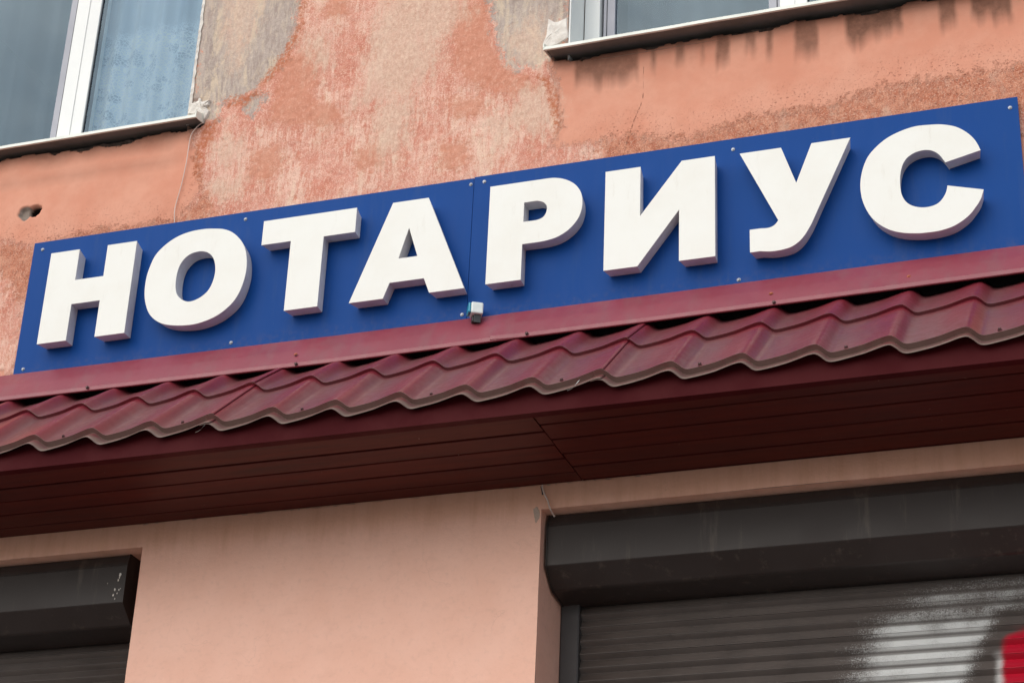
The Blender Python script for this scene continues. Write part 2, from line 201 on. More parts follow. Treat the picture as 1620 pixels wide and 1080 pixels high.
# ---------------------------------------------------------------- materials
def wall_material():
    s = NT('weathered_plaster'); P = s.pos()
    st = s.map((1, 1, .32))                     # streaks run downwards
    n_big = s.noise(7, 5, .6); n_mid = s.noise(38, 6, .62); n_str = s.noise(42, 6, .68, st); n_fine = s.noise(190, 4, .6)
    n_grain = s.noise(520, 2, .6); n_str2 = s.noise(17, 7, .7, st, .6)
    edge = s.math('ADD', s.math('MULTIPLY', s.math('SUBTRACT', n_mid, .5), .09), s.math('MULTIPLY', s.math('SUBTRACT', n_fine, .5), .05))
    edges = s.math('ADD', s.math('MULTIPLY', s.math('SUBTRACT', n_str, .5), .12), s.math('MULTIPLY', s.math('SUBTRACT', n_fine, .5), .05))
    def mask(a, e, w=.006, off=0.): return s.ss(s.math('ADD', s.math('ADD', s.attr(a), e), off), -w, w, 1, 0)
    # smooth peach paint
    c = s.mix(s.ss(n_big, .3, .7), (.66, .288, .192), (.71, .350, .245))
    c = s.mix(s.math('MULTIPLY', s.ss(n_mid, .45, .8), .35), c, (.60, .28, .19))
    # weathered pink
    grit = s.noise(105, 5, .72, s.map((1, 1, .6))); grit2 = s.noise(260, 4, .7)
    brush = s.noise(11, 6, .66, s.map((1, 1, .5)), .4)
    mP = mask('P', edge, .012)
    thin = s.noise(75, 6, .7, s.map((1, 1, .16))); broad = s.noise(5.5, 4, .6, s.map((1, 1, .55), (2, 0, 1)))
    pk = s.mix(s.ss(brush, .36, .64), (.61, .220, .150), (.70, .335, .255))
    pk = s.mix(s.math('MULTIPLY', s.ss(s.math('ADD', thin, s.math('MULTIPLY', s.math('SUBTRACT', broad, .5), .9)), .44, .66), .78), pk, (.84, .575, .46))
    pk = s.mix(s.math('MULTIPLY', s.ss(n_str2, .50, .66), s.ss(broad, .42, .6, .25, .9)), pk, (.83, .63, .48))
    pk = s.mix(s.math('MULTIPLY', s.ss(n_mid, .53, .66), .75), pk, (.61, .235, .15))
    pk = s.mix(s.math('MULTIPLY', s.ss(grit, .50, .60), .45), pk, (.84, .54, .42))
    pk = s.mix(s.math('MULTIPLY', s.ss(grit2, .53, .64), .55), pk, (.46, .18, .115))
    pk = s.mix(s.math('MULTIPLY', s.ss(grit2, .46, .38), .5), pk, (.92, .73, .60))
    c = s.mix(mP, c, pk)
    # flat salmon left-over paint
    mS = mask('S', s.math('MULTIPLY', edge, 1.7), .022)
    sal = s.mix(s.ss(n_mid, .3, .7), (.58, .235, .145), (.66, .30, .20)); sal = s.mix(s.math('MULTIPLY', s.ss(grit, .52, .66), .5), sal, (.80, .47, .36))
    c = s.mix(s.math('MULTIPLY', mS, .82), c, sal)
    # bare grey render
    mG = mask('G', s.math('ADD', s.math('MULTIPLY', edge, 1.5), s.math('MULTIPLY', s.math('SUBTRACT', n_str, .5), .10)), .014)
    gr = s.mix(s.ss(n_str, .34, .64), (.38, .30, .265), (.52, .43, .375)); gr = s.mix(s.math('MULTIPLY', s.ss(thin, .50, .62), .55), gr, (.66, .55, .43)); gr = s.mix(s.math('MULTIPLY', s.ss(n_str2, .50, .62), .85), gr, (.68, .55, .41))
    gr = s.mix(s.math('MULTIPLY', s.ss(grit, .52, .66), .55), gr, (.62, .54, .46)); gr = s.mix(s.math('MULTIPLY', s.ss(n_mid, .62, .7), .5), gr, (.52, .33, .24))
    gr = s.mix(s.math('MULTIPLY', s.ss(grit2, .56, .68), .4), gr, (.27, .21, .18))
    c = s.mix(mG, c, gr)
    # pale beige
    mB = mask('B', s.math('MULTIPLY', edges, 2.0), .045)
    be = s.mix(s.ss(grit, .30, .72), (.64, .43, .33), (.78, .60, .46)); be = s.mix(s.math('MULTIPLY', s.ss(brush, .5, .7), .7), be, (.70, .43, .33))
    be = s.mix(s.math('MULTIPLY', s.ss(grit2, .56, .68), .4), be, (.48, .29, .21))
    c = s.mix(s.math('MULTIPLY', mB, .74), c, be)
    # granular worn band
    mK = mask('K', s.math('MULTIPLY', edge, 1.6), .016)
    kc = s.mix(s.ss(s.noise(30, 5, .7), .38, .62), (.43, .135, .07), (.62, .27, .165)); kc = s.mix(s.math('MULTIPLY', s.ss(grit, .5, .62), .8), kc, (.36, .13, .075)); kc = s.mix(s.math('MULTIPLY', s.ss(grit2, .48, .38), .6), kc, (.80, .50, .37))
    kc = s.mix(s.math('MULTIPLY', s.ss(brush, .55, .64), .4), kc, (.60, .40, .30))
    c = s.mix(s.math('MULTIPLY', mK, .85), c, kc)
    # rust edges
    mR = mask('R', s.math('MULTIPLY', edge, .9), .01)
    mR = s.math('MULTIPLY', mR, s.ss(s.noise(75, 5, .65), .34, .56))
    c = s.mix(s.math('MULTIPLY', mR, .9), c, s.mix(n_fine, (.42, .12, .055), (.60, .22, .11)))
    # pits and flecks near the worn edges
    near = s.ss(s.attr('K'), .13, .0); pit = s.math('MULTIPLY', s.ss(s.noise(140, 4, .75, s.map((1, 1, 1.4))), .60, .64), near)
    far = s.math('MULTIPLY', s.ss(s.noise(90, 5, .8), .70, .73), s.ss(s.attr('K'), .2, .0))
    pit = s.math('MAXIMUM', pit, far)
    c = s.mix(s.math('MULTIPLY', pit, .75), c, (.27, .075, .04))
    flake = s.ss(s.vor(95), .10, .05)
    flake = s.math('MULTIPLY', s.math('MULTIPLY', flake, s.ss(s.noise(22, 3), .5, .6)), s.math('MAXIMUM', mP, mG))
    c = s.mix(s.math('MULTIPLY', flake, .5), c, (.92, .72, .6))
    # dark stains under the right sill, soft dark bands under both
    dk = s.attr('D'); dkm = s.math('MULTIPLY', dk, s.ss(s.noise(26, 6, .7), .22, .62, .72, 1.))
    c = s.mix(s.math('MULTIPLY', dkm, .95), c, s.mix(n_mid, (.10, .050, .035), (.21, .10, .065)))
    # hairline crack
    crk = s.ss(s.math('ADD', s.attr('C'), s.math('MULTIPLY', s.math('SUBTRACT', s.noise(30, 4, .6), .5), .004)), .0006, .0022, 1, 0)
    c = s.mix(s.math('MULTIPLY', crk, .6), c, (.25, .10, .06))
    # hole: grey cement, its deep part painted near black as shade
    c = s.mix(s.ss(s.attr('H'), 0, .5), c, s.mix(s.ss(s.attr('H2'), .1, .5), (.27, .225, .19), (.018, .013, .011)))
    h = s.math('ADD', s.math('MULTIPLY', s.noise(160, 6, .7), s.math('ADD', s.math('MULTIPLY', s.math('MAXIMUM', s.math('MAXIMUM', mP, mK), mG), .9), .12)), s.math('MULTIPLY', mG, -.35))
    h = s.math('ADD', h, s.math('MULTIPLY', mS, .25)); h = s.math('SUBTRACT', h, s.math('MULTIPLY', pit, .6)); h = s.math('SUBTRACT', h, crk)
    h = s.math('ADD', h, s.math('MULTIPLY', n_grain, .15)); h = s.math('ADD', h, s.math('MULTIPLY', n_str, s.math('MULTIPLY', mP, .5)))
    h = s.math('ADD', h, s.math('MULTIPLY', grit, s.math('MULTIPLY', s.math('MAXIMUM', mP, mK), .7)))
    s.bump(h, .7, .0048)
    return s.base(c, .9, 0, .25)
M_WALL = wall_material()

def lower_wall_material():
    s = NT('salmon_wall_paint'); z = s.sep()[2]
    n1 = s.noise(5, 5, .6); n2 = s.noise(60, 5, .6); st = s.noise(22, 5, .65, s.map((1, 1, .12)))
    c = s.mix(s.ss(n1, .3, .7), (.83, .485, .370), (.87, .53, .415))
    c = s.mix(s.math('MULTIPLY', s.ss(n2, .5, .75), .22), c, (.60, .36, .28))
    # drip stains from the soffit joint, with warm soffit bounce painted in
    dirt_bounce = s.math('MULTIPLY', s.ss(st, .42, .72), s.ss(z, 3.62, 3.81)); dirt_bounce = s.math('ADD', s.math('MULTIPLY', dirt_bounce, .26), s.math('MULTIPLY', s.ss(z, 3.70, 3.81), .16))
    c = s.mix(dirt_bounce, c, (.44, .21, .11)); c = s.mix(s.ss(s.math('ADD', z, s.math('MULTIPLY', s.math('SUBTRACT', st, .5), .08)), 3.70, 3.78, 0, .38), c, (.60, .30, .165))  # orange band paints the soffit's warm bounce onto the wall
    sp = s.ss(s.noise(150, 3, .8), .73, .76); c = s.mix(s.math('MULTIPLY', sp, .5), c, (.25, .13, .09))
    wv = s.n('ShaderNodeVectorMath'); wv.operation = 'ADD'; s.l(s.pos(), wv.inputs[0]); nn = s.n('ShaderNodeTexNoise'); nn.inputs['Scale'].default_value = 6; nn.inputs['Detail'].default_value = 5; s.l(s.pos(), nn.inputs['Vector']); mm = s.n('ShaderNodeVectorMath'); mm.operation = 'SCALE'; mm.inputs['Scale'].default_value = .35; s.l(nn.outputs['Color'], mm.inputs[0]); s.l(mm.outputs[0], wv.inputs[1])
    ck = s.math('MULTIPLY', s.ss(s.vor(2.3, wv.outputs[0], 'DISTANCE_TO_EDGE'), .0045, .001), s.ss(s.noise(3.1, 3), .52, .6)); c = s.mix(s.math('MULTIPLY', ck, .14), c, (.30, .16, .11))
    tr = s.noise(16, 5, .65, s.map((1, 1, 1.8))); c = s.mix(s.math('MULTIPLY', s.ss(tr, .5, .75), .16), c, (.56, .31, .23))
    s.bump(s.math('ADD', s.math('ADD', s.math('MULTIPLY', tr, 1.6), s.noise(90, 5, .65)), s.math('MULTIPLY', s.noise(420, 3), .5)), .5, .0022)
    return s.base(c, .8, 0, .3)
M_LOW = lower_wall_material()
M_REVEAL_UP = mottled('reveal_render', (.55, .40, .32), (.46, .36, .3), .9, 20, .002)
M_PATCH = mottled('white_filler', (.80, .76, .70), (.66, .60, .54), .9, 30, .004, 160)
M_CEMENT = mottled('dark_mortar', (.17, .14, .12), (.09, .075, .065), .95, 30, .004)
def panel_mat():
    s = NT('blue_composite_panel'); n = s.noise(3, 4); st = s.noise(18, 6, .7, s.map((1, 1, .12))); X, Y, Z = s.sep()
    c = s.mix(n, (.0048, .053, .238), (.0065, .062, .262))
    c = s.mix(s.math('MULTIPLY', s.ss(st, .50, .74), .16), c, (.10, .13, .20))
    c = s.mix(s.math('MULTIPLY', s.math('MULTIPLY', s.ss(Z, 4.40, 4.35), s.ss(s.noise(60, 5, .7), .42, .7)), .16), c, (.16, .13, .13))
    c = s.mix(s.math('MULTIPLY', s.ss(s.noise(150, 3, .8), .72, .75), .4), c, (.25, .27, .33))
    s.bump(s.noise(1.6, 2), .5, .012)
    return s.base(c, s.ss(st, .3, .7, .42, .56), 0, .09)
M_BLUE = panel_mat()
def letter_mat():
    s = NT('white_letter_plastic'); st = s.map((1, 1, .18))
    n = s.noise(9, 5, .6); k = s.noise(40, 5, .7, st)
    c = s.mix(s.ss(n, .3, .75), (.80, .81, .765), (.775, .775, .72))
    c = s.mix(s.math('MULTIPLY', s.ss(k, .56, .8), .3), c, (.52, .48, .40))
    sp = s.ss(s.noise(170, 3, .8), .75, .78); c = s.mix(s.math('MULTIPLY', sp, .4), c, (.3, .27, .22))
    s.bump(s.noise(30, 3), .2, .001)
    return s.base(c, .5, 0, .4)
M_LET = letter_mat()
def letter_side():
    s = NT('letter_return_strip'); c = s.mix(s.ss(s.noise(14, 5, .65), .35, .7), (.76, .745, .74), (.64, .62, .61))
    c = s.mix(s.math('MULTIPLY', s.ss(s.noise(60, 5, .7), .6, .75), .5), c, (.36, .33, .30)); s.bump(s.noise(25, 3), .25, .001)
    return s.base(c, .5, 0, .4)
M_LETSIDE = letter_side()
M_SCREW = mottled('galvanised_screw', (.36, .38, .42), (.22, .23, .26), .4, 90, 0, 300, .5, .5)
M_RSCREW = mottled('rusty_painted_screw', (.09, .035, .035), (.05, .02, .02), .5, 90)
M_ORUST = mottled('orange_rust_screw', (.45, .14, .06), (.26, .07, .04), .8, 200)

def roof_mat(name, base1, base2, dusty=True):
    s = NT(name); n = s.noise(6, 5, .6); f = s.noise(45, 5, .65)
    st = s.noise(20, 5, .6, s.map((1, .4, .4)))
    c = s.mix(s.ss(n, .3, .7), base1, base2)
    if dusty:
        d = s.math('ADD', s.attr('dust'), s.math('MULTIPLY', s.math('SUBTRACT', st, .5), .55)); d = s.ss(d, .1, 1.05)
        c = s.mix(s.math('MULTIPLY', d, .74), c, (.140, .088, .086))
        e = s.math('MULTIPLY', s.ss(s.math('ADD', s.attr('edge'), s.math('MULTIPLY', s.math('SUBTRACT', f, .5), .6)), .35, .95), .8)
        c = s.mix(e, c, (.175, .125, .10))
    else:
        d = s.math('MULTIPLY', s.ss(st, .45, .75), .35); c = s.mix(d, c, (.20, .10, .10))
    c = s.mix(s.math('MULTIPLY', s.ss(s.noise(210, 3, .8), .68, .74), .35), c, (.07, .03, .03))
    s.bump(s.noise(40, 3), .12, .001)
    return s.base(c, s.ss(f, .3, .7, .30, .44), 0, .5)
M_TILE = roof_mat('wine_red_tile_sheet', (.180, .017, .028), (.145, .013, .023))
M_FLASH = roof_mat('wine_red_flashing', (.255, .047, .066), (.225, .040, .058), False)
M_FASCIA = mottled('dark_red_fascia_metal', (.062, .0045, .0068), (.050, .0038, .006), .6, 5, .0006, 60, .08)
def board_mat():
    s = NT('stained_soffit_board'); r = s.objrand(); st = s.map((.12, 1, 1))
    off = s.n('ShaderNodeVectorMath'); off.operation = 'ADD'; s.l(st, off.inputs[0]); cb = s.n('ShaderNodeCombineXYZ'); s.l(s.math('MULTIPLY', r, 7.), cb.inputs[0]); s.l(s.math('MULTIPLY', r, 3.), cb.inputs[2]); s.l(cb.outputs[0], off.inputs[1])
    v = off.outputs[0]; g = s.noise(30, 6, .65, v, .5); g2 = s.noise(9, 4, .6, v)
    c = s.mix(s.ss(g, .3, .7), (.060, .0062, .0045), (.092, .0105, .0062)); c = s.mix(s.math('MULTIPLY', r, .35), c, (.055, .010, .008))
    c = s.mix(s.math('MULTIPLY', s.ss(g2, .58, .72), .6), c, (.022, .009, .008))
    kn = s.ss(s.vor(3.2, s.map((1, 1.6, 1))), .07, .03); c = s.mix(s.math('MULTIPLY', kn, .6), c, (.04, .016, .012))
    c = s.mix(s.math('MULTIPLY', s.ss(s.noise(60, 3, .8), .735, .75), .6), c, (.45, .36, .3))
    s.bump(g, .2, .0012); return s.base(c, .5, 0, .2)
M_BOARD = board_mat()
M_TIMBER = mottled('shade_black_timber', (.016, .013, .011), (.010, .009, .008), .9, 12, .002)  # blackened so the gap under the flashing looks shaded
def bronze(name, a, b, rough=.38):
    s = NT(name); st = s.noise(26, 6, .7, s.map((1, 1, .1))); n = s.noise(8, 5)
    c = s.mix(s.ss(n, .3, .7), a, b); c = s.mix(s.math('MULTIPLY', s.ss(st, .56, .70), .45), c, (.11, .088, .072))
    c = s.mix(s.math('MULTIPLY', s.ss(s.noise(200, 3, .8), .70, .75), .5), c, (.2, .17, .14))
    s.bump(s.noise(18, 3), .15, .001); return s.base(c, s.ss(n, .3, .7, rough*.95, rough*1.3), 0, .36)
M_BOX = bronze('brown_shutter_box', (.027, .020, .018), (.034, .026, .024))
M_RAIL = bronze('brown_guide_rail', (.060, .056, .056), (.052, .048, .048), .45)
def slat_mat():
    s = NT('shutter_slat'); X, Y, Z = s.sep()
    n = s.noise(10, 5); c = s.mix(s.ss(n, .3, .7), (.118, .099, .090), (.100, .085, .078))
    c = s.mix(s.math('MULTIPLY', s.ss(s.noise(30, 6, .7, s.map((.3, 1, 1))), .5, .75), .4), c, (.055, .045, .04))
    # sprayed paint: white cloud, dark gap, red field
    lim = s.math('ADD', X, s.math('MULTIPLY', s.math('SUBTRACT', Z, 3.36), -.55))
    core = s.math('MULTIPLY', s.ss(s.math('ADD', X, s.math('MULTIPLY', s.math('SUBTRACT', Z, 3.36), -.35)), .90, 1.14), s.ss(Z, 3.56, 3.36))
    core = s.math('MULTIPLY', core, s.ss(lim, 1.40, 1.31))
    top = s.math('MULTIPLY', s.math('MULTIPLY', s.ss(X, .98, 1.25), s.ss(Z, 3.40, 3.45)), s.ss(Z, 3.555, 3.47))
    core = s.math('MAXIMUM', core, s.math('MULTIPLY', top, .75))
    grain = s.noise(250, 4, .85)
    w = s.ss(s.math('ADD', s.math('ADD', core, s.math('MULTIPLY', s.math('SUBTRACT', grain, .5), s.ss(core, .35, 1., 2.8, .5))), s.math('MULTIPLY', s.math('SUBTRACT', s.noise(14, 4), .5), .75)), .45, 1.05)
    w = s.math('MULTIPLY', s.math('MULTIPLY', w, s.ss(core, .03, .2)), s.ss(Y, .2075, .2125, 1., .28))
    c = s.mix(s.math('MULTIPLY', w, s.ss(Z, 3.52, 3.34, .62, .95)), c, (.74, .76, .75))
    rx = s.math('ADD', s.math('SUBTRACT', X, s.math('MULTIPLY', s.math('POWER', s.math('MAXIMUM', s.math('SUBTRACT', Z, 3.31), 0.), 2.), 9.)), s.math('ADD', s.math('MULTIPLY', s.math('SUBTRACT', s.noise(9, 2), .5), .06), s.math('MULTIPLY', s.math('SUBTRACT', s.noise(200, 2), .5), .008)))
    m = s.math('MULTIPLY', s.ss(rx, 1.374, 1.400), s.ss(s.math('ADD', Z, s.math('MULTIPLY', s.math('SUBTRACT', s.noise(12, 3), .5), .06)), 3.395, 3.350))
    halo = s.math('MULTIPLY', s.math('MULTIPLY', s.ss(rx, 1.355, 1.383), s.ss(rx, 1.40, 1.385)), s.ss(Z, 3.33, 3.29)); c = s.mix(s.math('MULTIPLY', halo, .8), c, (.72, .72, .70))
    c = s.mix(m, c, (.50, .008, .03))
    s.bump(s.noise(30, 3), .1, .001); return s.base(c, .36, 0, .5)
M_SLAT = slat_mat()
M_PVC = mottled('white_window_plastic', (.80, .82, .80), (.76, .78, .77), .35, 6)
M_GASKET = mottled('dark_rubber_gasket', (.03, .035, .045), (.02, .022, .03), .6, 30)
M_GREYSASH = mottled('lavender_grey_sash', (.37, .38, .43), (.34, .35, .40), .45, 6)
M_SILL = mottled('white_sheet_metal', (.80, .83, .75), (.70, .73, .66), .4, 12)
M_SILLU = mottled('grey_sill_underside', (.21, .20, .185), (.15, .145, .13), .6, 9)  # underside is a darker grey than the white top sheet
def glass_mat(name, tint, refl):
    s = NT(name); s.t.nodes.remove(s.b)
    tr = s.n('ShaderNodeBsdfTransparent'); tr.inputs[0].default_value = (*tint, 1)
    gl = s.n('ShaderNodeBsdfGlossy'); gl.inputs['Roughness'].default_value = .015; gl.inputs[0].default_value = (.64, .84, 1, 1)
    bp = s.n('ShaderNodeBump'); bp.inputs['Strength'].default_value = .04; bp.inputs['Distance'].default_value = .02; s.l(s.noise(2.2, 2), bp.inputs['Height']); s.l(bp.outputs[0], gl.inputs['Normal'])
    fr = s.n('ShaderNodeFresnel'); fr.inputs[0].default_value = refl
    film = s.n('ShaderNodeBsdfDiffuse'); film.inputs[0].default_value = (.45, .47, .48, 1)
    m0 = s.n('ShaderNodeMixShader'); s.put(m0.inputs[0], s.ss(s.noise(5, 5, .6, s.map((1, 1, .3))), .3, .8, .01, .05)); s.l(tr.outputs[0], m0.inputs[1]); s.l(film.outputs[0], m0.inputs[2])
    m = s.n('ShaderNodeMixShader'); s.l(fr.outputs[0], m.inputs[0]); s.l(m0.outputs[0], m.inputs[1]); s.l(gl.outputs[0], m.inputs[2]); s.l(m.outputs[0], s.out.inputs[0])
    return s.m
M_GLASS = glass_mat('window_glass', (.92, .97, 1.), 1.7)
def lace_mat(name, dense, patk=1.):
    s = NT(name); s.t.nodes.remove(s.b); X, Y, Z = s.sep()
    v = s.map((1, .0, 1)); ring = s.vor(26, v, 'SMOOTH_F1'); petal = s.vor(95, v, 'DISTANCE_TO_EDGE', .8)
    pat = s.math('MULTIPLY', s.ss(ring, .30, .42), .5); pat = s.math('ADD', pat, s.ss(petal, .10, .03)); 
    zone = s.ss(s.math('ADD', Z, s.math('MULTIPLY', s.noise(9, 2), .12)), 5.86, 5.72)
    pat = s.math('MULTIPLY', s.math('MULTIPLY', pat, zone), patk)
    fold = s.ss(s.noise(9, 3, .5, s.map((1, 1, .02))), .35, .65)
    op = s.math('ADD', s.math('MULTIPLY', pat, .42), s.math('ADD', s.math('MULTIPLY', fold, .16), dense), clamp=True)
    d = s.n('ShaderNodeBsdfDiffuse'); s.l(s.mix(s.math('ADD', s.math('MULTIPLY', pat, .8), s.math('MULTIPLY', fold, .35), clamp=True), (.50, .70, .86), (.84, .95, 1.)), d.inputs[0])
    tl = s.n('ShaderNodeBsdfTranslucent'); tl.inputs[0].default_value = (.6, .75, .85, 1); ad = s.n('ShaderNodeMixShader'); ad.inputs[0].default_value = .25
    s.l(d.outputs[0], ad.inputs[1]); s.l(tl.outputs[0], ad.inputs[2])
    tr = s.n('ShaderNodeBsdfTransparent'); m = s.n('ShaderNodeMixShader'); s.put(m.inputs[0], op); s.l(tr.outputs[0], m.inputs[1]); s.l(ad.outputs[0], m.inputs[2]); s.l(m.outputs[0], s.out.inputs[0])
    return s.m
M_LACE = lace_mat('white_lace_fabric', .74)
M_VOILE = lace_mat('grey_voile_fabric', .14, 0.)
M_ROOM = mottled('room_plaster', (.17, .23, .28), (.14, .20, .25), .9, 4)
M_CABLE = mottled('pale_cable_sheath', (.70, .58, .52), (.6, .48, .42), .5, 40)
M_BLACK = mottled('black_mount_plastic', (.02, .02, .022), (.03, .03, .03), .4, 40)
M_TEAL = mottled('teal_sensor_lens', (.03, .28, .42), (.04, .34, .45), .2, 30)
M_SENSOR = mottled('off_white_sensor_shell', (.78, .84, .82), (.68, .76, .74), .45, 60)
M_ASPH = mottled('grey_paving', (.21, .205, .195), (.18, .175, .165), .9, 3, .004, 80)
M_WEATHER = mottled('warm_light_plaster', (.52, .45, .38), (.48, .42, .36), .9, 1, .003)

# ---------------------------------------------------------------- ground
g = mesh('pavement', [(-400, -400, 0), (400, -400, 0), (400, 400, 0), (-400, 400, 0)], [(0, 1, 2, 3)], M_ASPH); tag(g, kind='structure')

# ---------------------------------------------------------------- building
bld = empty('building', (0, 0, 0))
tag(bld, 'weathered pink and orange plaster building behind the blue sign and the red awning', 'building')

LWR = -1.055; RWL = .234; WT = 6.6; LZ0 = 5.192; RZ0 = 5.222      # upper windows
LOX = -1.021; ROX = .2035; OPZ = 3.738; OPB = .9                   # shutter openings
LWL = -2.75; RWR = 2.25; LOL = -3.0; ROR = 2.3
def snapgrid(a, pts):
    a = np.array(a)
    for p in pts:
        a[np.argmin(abs(a-p))] = p
    return a
xs = np.concatenate([np.arange(-9, -2.1, .15), np.arange(-2.0, 1.95, .0052), np.arange(2.0, 9.01, .15)])
xs = snapgrid(xs, [LWR, RWL, LOX, ROX, LWL, RWR, LOL, ROR])
zs = np.concatenate([np.arange(0, 3.1, .15), np.arange(3.12, 4.18, .0265), np.arange(4.2, 5.98, .0052), np.arange(6.0, 9.01, .15)])
zs = snapgrid(zs, [LZ0, WT, OPZ, OPB, RZ0])
nx, nzr = len(xs), len(zs); X, Z = np.meshgrid(xs, zs); X = X.ravel(); Z = Z.ravel()
Y = (vnoise(X, Z, 2.2, 1, 3)-.5)*.012 + (vnoise(X, Z, 14, 2, 3)-.5)*.0035
sdP = poly_sd(X, Z, PATCH['P'][0])
upper = Z > 4.2
def layer(k):
    d = np.full(X.shape, 9.)
    for p in PATCH[k]: d = np.minimum(d, poly_sd(X, Z, p))
    return np.clip(d, -.2, .3)
lay = {k: layer(k) for k in PATCH}
# outside the surveyed patches carry the same weathering on with noise
outm = (X < -1.9) | (X > 1.7) | (Z > 5.85)
ext = (vnoise(X, Z, 1.6, 5, 3)-.52)*.8
lay['P'] = np.where(outm, np.minimum(lay['P'], ext), lay['P'])
rough = np.exp(-np.clip(np.minimum(lay['P'], lay['K']), 0, 1)/.02)
Y += np.where(upper, (vnoise(X, Z, 70, 3, 3)-.5)*.0035*rough, 0)
Y += np.where(lay['G'] < 0, np.clip(-lay['G'], 0, .01)*.25, 0)
# ragged mortar edge right below the sills
ragL = 5.172 + (vnoise(X, Z*0, 16, 11, 4)-.5)*.040 + np.where(X > -1.12, (X+1.12)*.12, 0)
ragR = 5.206 + (vnoise(X, Z*0, 14, 12, 4)-.5)*.034
inL = (X > LWL-.02) & (X < -.995) & (Z > ragL) & (Z < 5.215)
inR = (X > .19) & (X < RWR+.02) & (Z > ragR) & (Z < 5.24)
Y = np.where(inL | inR, .05, Y)
# hole
hr = np.hypot((X+1.583)/1.0, (Z-4.958)/.85); hl = np.hypot(X+1.615, Z-4.953); hm = np.hypot((X+1.585)*.8, (Z-4.975))
wob = (vnoise(X, Z, 60, 21, 2)-.5)*.012
h1 = np.clip(1-(hr+wob-.020)/.006, 0, 1); h2 = np.clip(1-(hl+wob-.021)/.005, 0, 1)
Y = Y + np.maximum(h1*.055, h2*.016)
H = np.clip(np.maximum(h1, h2), 0, 1); H2 = h1
# stains: hanging from the sill, sharp sides, soft lower end
D = np.zeros(X.shape)
for a, b, zb, st in STAIN:
    wx = (vnoise(X, Z, 30, 31, 2)-.5)*.008
    e = np.clip((X+wx-a)/.012, 0, 1)*np.clip((b-X-wx)/.012, 0, 1)
    zz = zb+(vnoise(X, Z*0, 45, 32, 3)-.5)*.07
    D = np.maximum(D, st*e*np.clip((Z-zz+.034)/.06, 0, 1))
D = np.maximum(D, .5*np.clip((Z-5.17)/.04, 0, 1)*((X > .19) & (X < 2.3)))  # dark strip directly under the right sill
zb = 5.115+(vnoise(X, Z*0, 5, 33, 3)-.5)*.08
D = np.maximum(D, .62*np.clip((Z-zb)/.06, 0, 1)**1.2*(X < -1.0)*(X > -2.8)*np.clip((-1.0-X)/.03, 0, 1))  # soft dark brown band under the left sill
D = np.maximum(D, .26*np.clip(1-abs(Z-5.075+(X+1.5)*.02)/.035, 0, 1)*(X < -1.05)*(X > -2.8)*vnoise(X, Z, 6, 34, 2)*1.6)
D = D*(Z < 5.3)*(Z > 4.9)
D[inL | inR] = 0
# crack
CR = [(.4764, 5.139), (.4775, 5.048), (.4702, 5.005), (.4495, 4.953), (.4348, 4.900), (.4184, 4.835)]
C = np.full(X.shape, 1.)
for (ax, az), (bx, bz) in zip(CR, CR[1:]):
    t = np.clip(((X-ax)*(bx-ax)+(Z-az)*(bz-az))/((bx-ax)**2+(bz-az)**2), 0, 1); C = np.minimum(C, np.hypot(X-ax-t*(bx-ax), Z-az-t*(bz-az)))
i = np.arange(nx-1)[None, :]; j = np.arange(nzr-1)[:, None]
cx = ((xs[:-1]+xs[1:])/2)[None, :]; cz = ((zs[:-1]+zs[1:])/2)[:, None]
hole = ((cx > LWL) & (cx < LWR) & (cz > LZ0) & (cz < WT)) | ((cx > RWL) & (cx < RWR) & (cz > RZ0) & (cz < WT)) \
     | ((cx > LOL) & (cx < LOX) & (cz > OPB) & (cz < OPZ)) | ((cx > ROX) & (cx < ROR) & (cz > OPB) & (cz < OPZ))
v0 = (j*nx+i); F = np.stack([v0, v0+1, v0+1+nx, v0+nx], -1)[~hole]; CZ = np.broadcast_to(cz, hole.shape)[~hole]
me = bpy.data.meshes.new('wall'); nv = nx*nzr
me.vertices.add(nv); co = np.stack([X, Y, Z], -1).astype(np.float32); me.vertices.foreach_set('co', co.ravel())
me.loops.add(F.size); me.loops.foreach_set('vertex_index', F.ravel().astype(np.int32))
me.polygons.add(len(F)); me.polygons.foreach_set('loop_start', np.arange(0, F.size, 4, dtype=np.int32)); me.polygons.foreach_set('loop_total', np.full(len(F), 4, np.int32))
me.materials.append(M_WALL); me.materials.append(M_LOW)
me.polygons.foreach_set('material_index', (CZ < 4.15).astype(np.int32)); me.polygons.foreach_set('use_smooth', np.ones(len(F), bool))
me.update(calc_edges=True); me.validate()
for k, a in list(lay.items())+[('D', D), ('H', H), ('H2', H2), ('C', C)]:
    at = me.attributes.new(k, 'FLOAT', 'POINT'); at.data.foreach_set('value', a.astype(np.float32))
wall = link(bpy.data.objects.new('wall', me), bld)
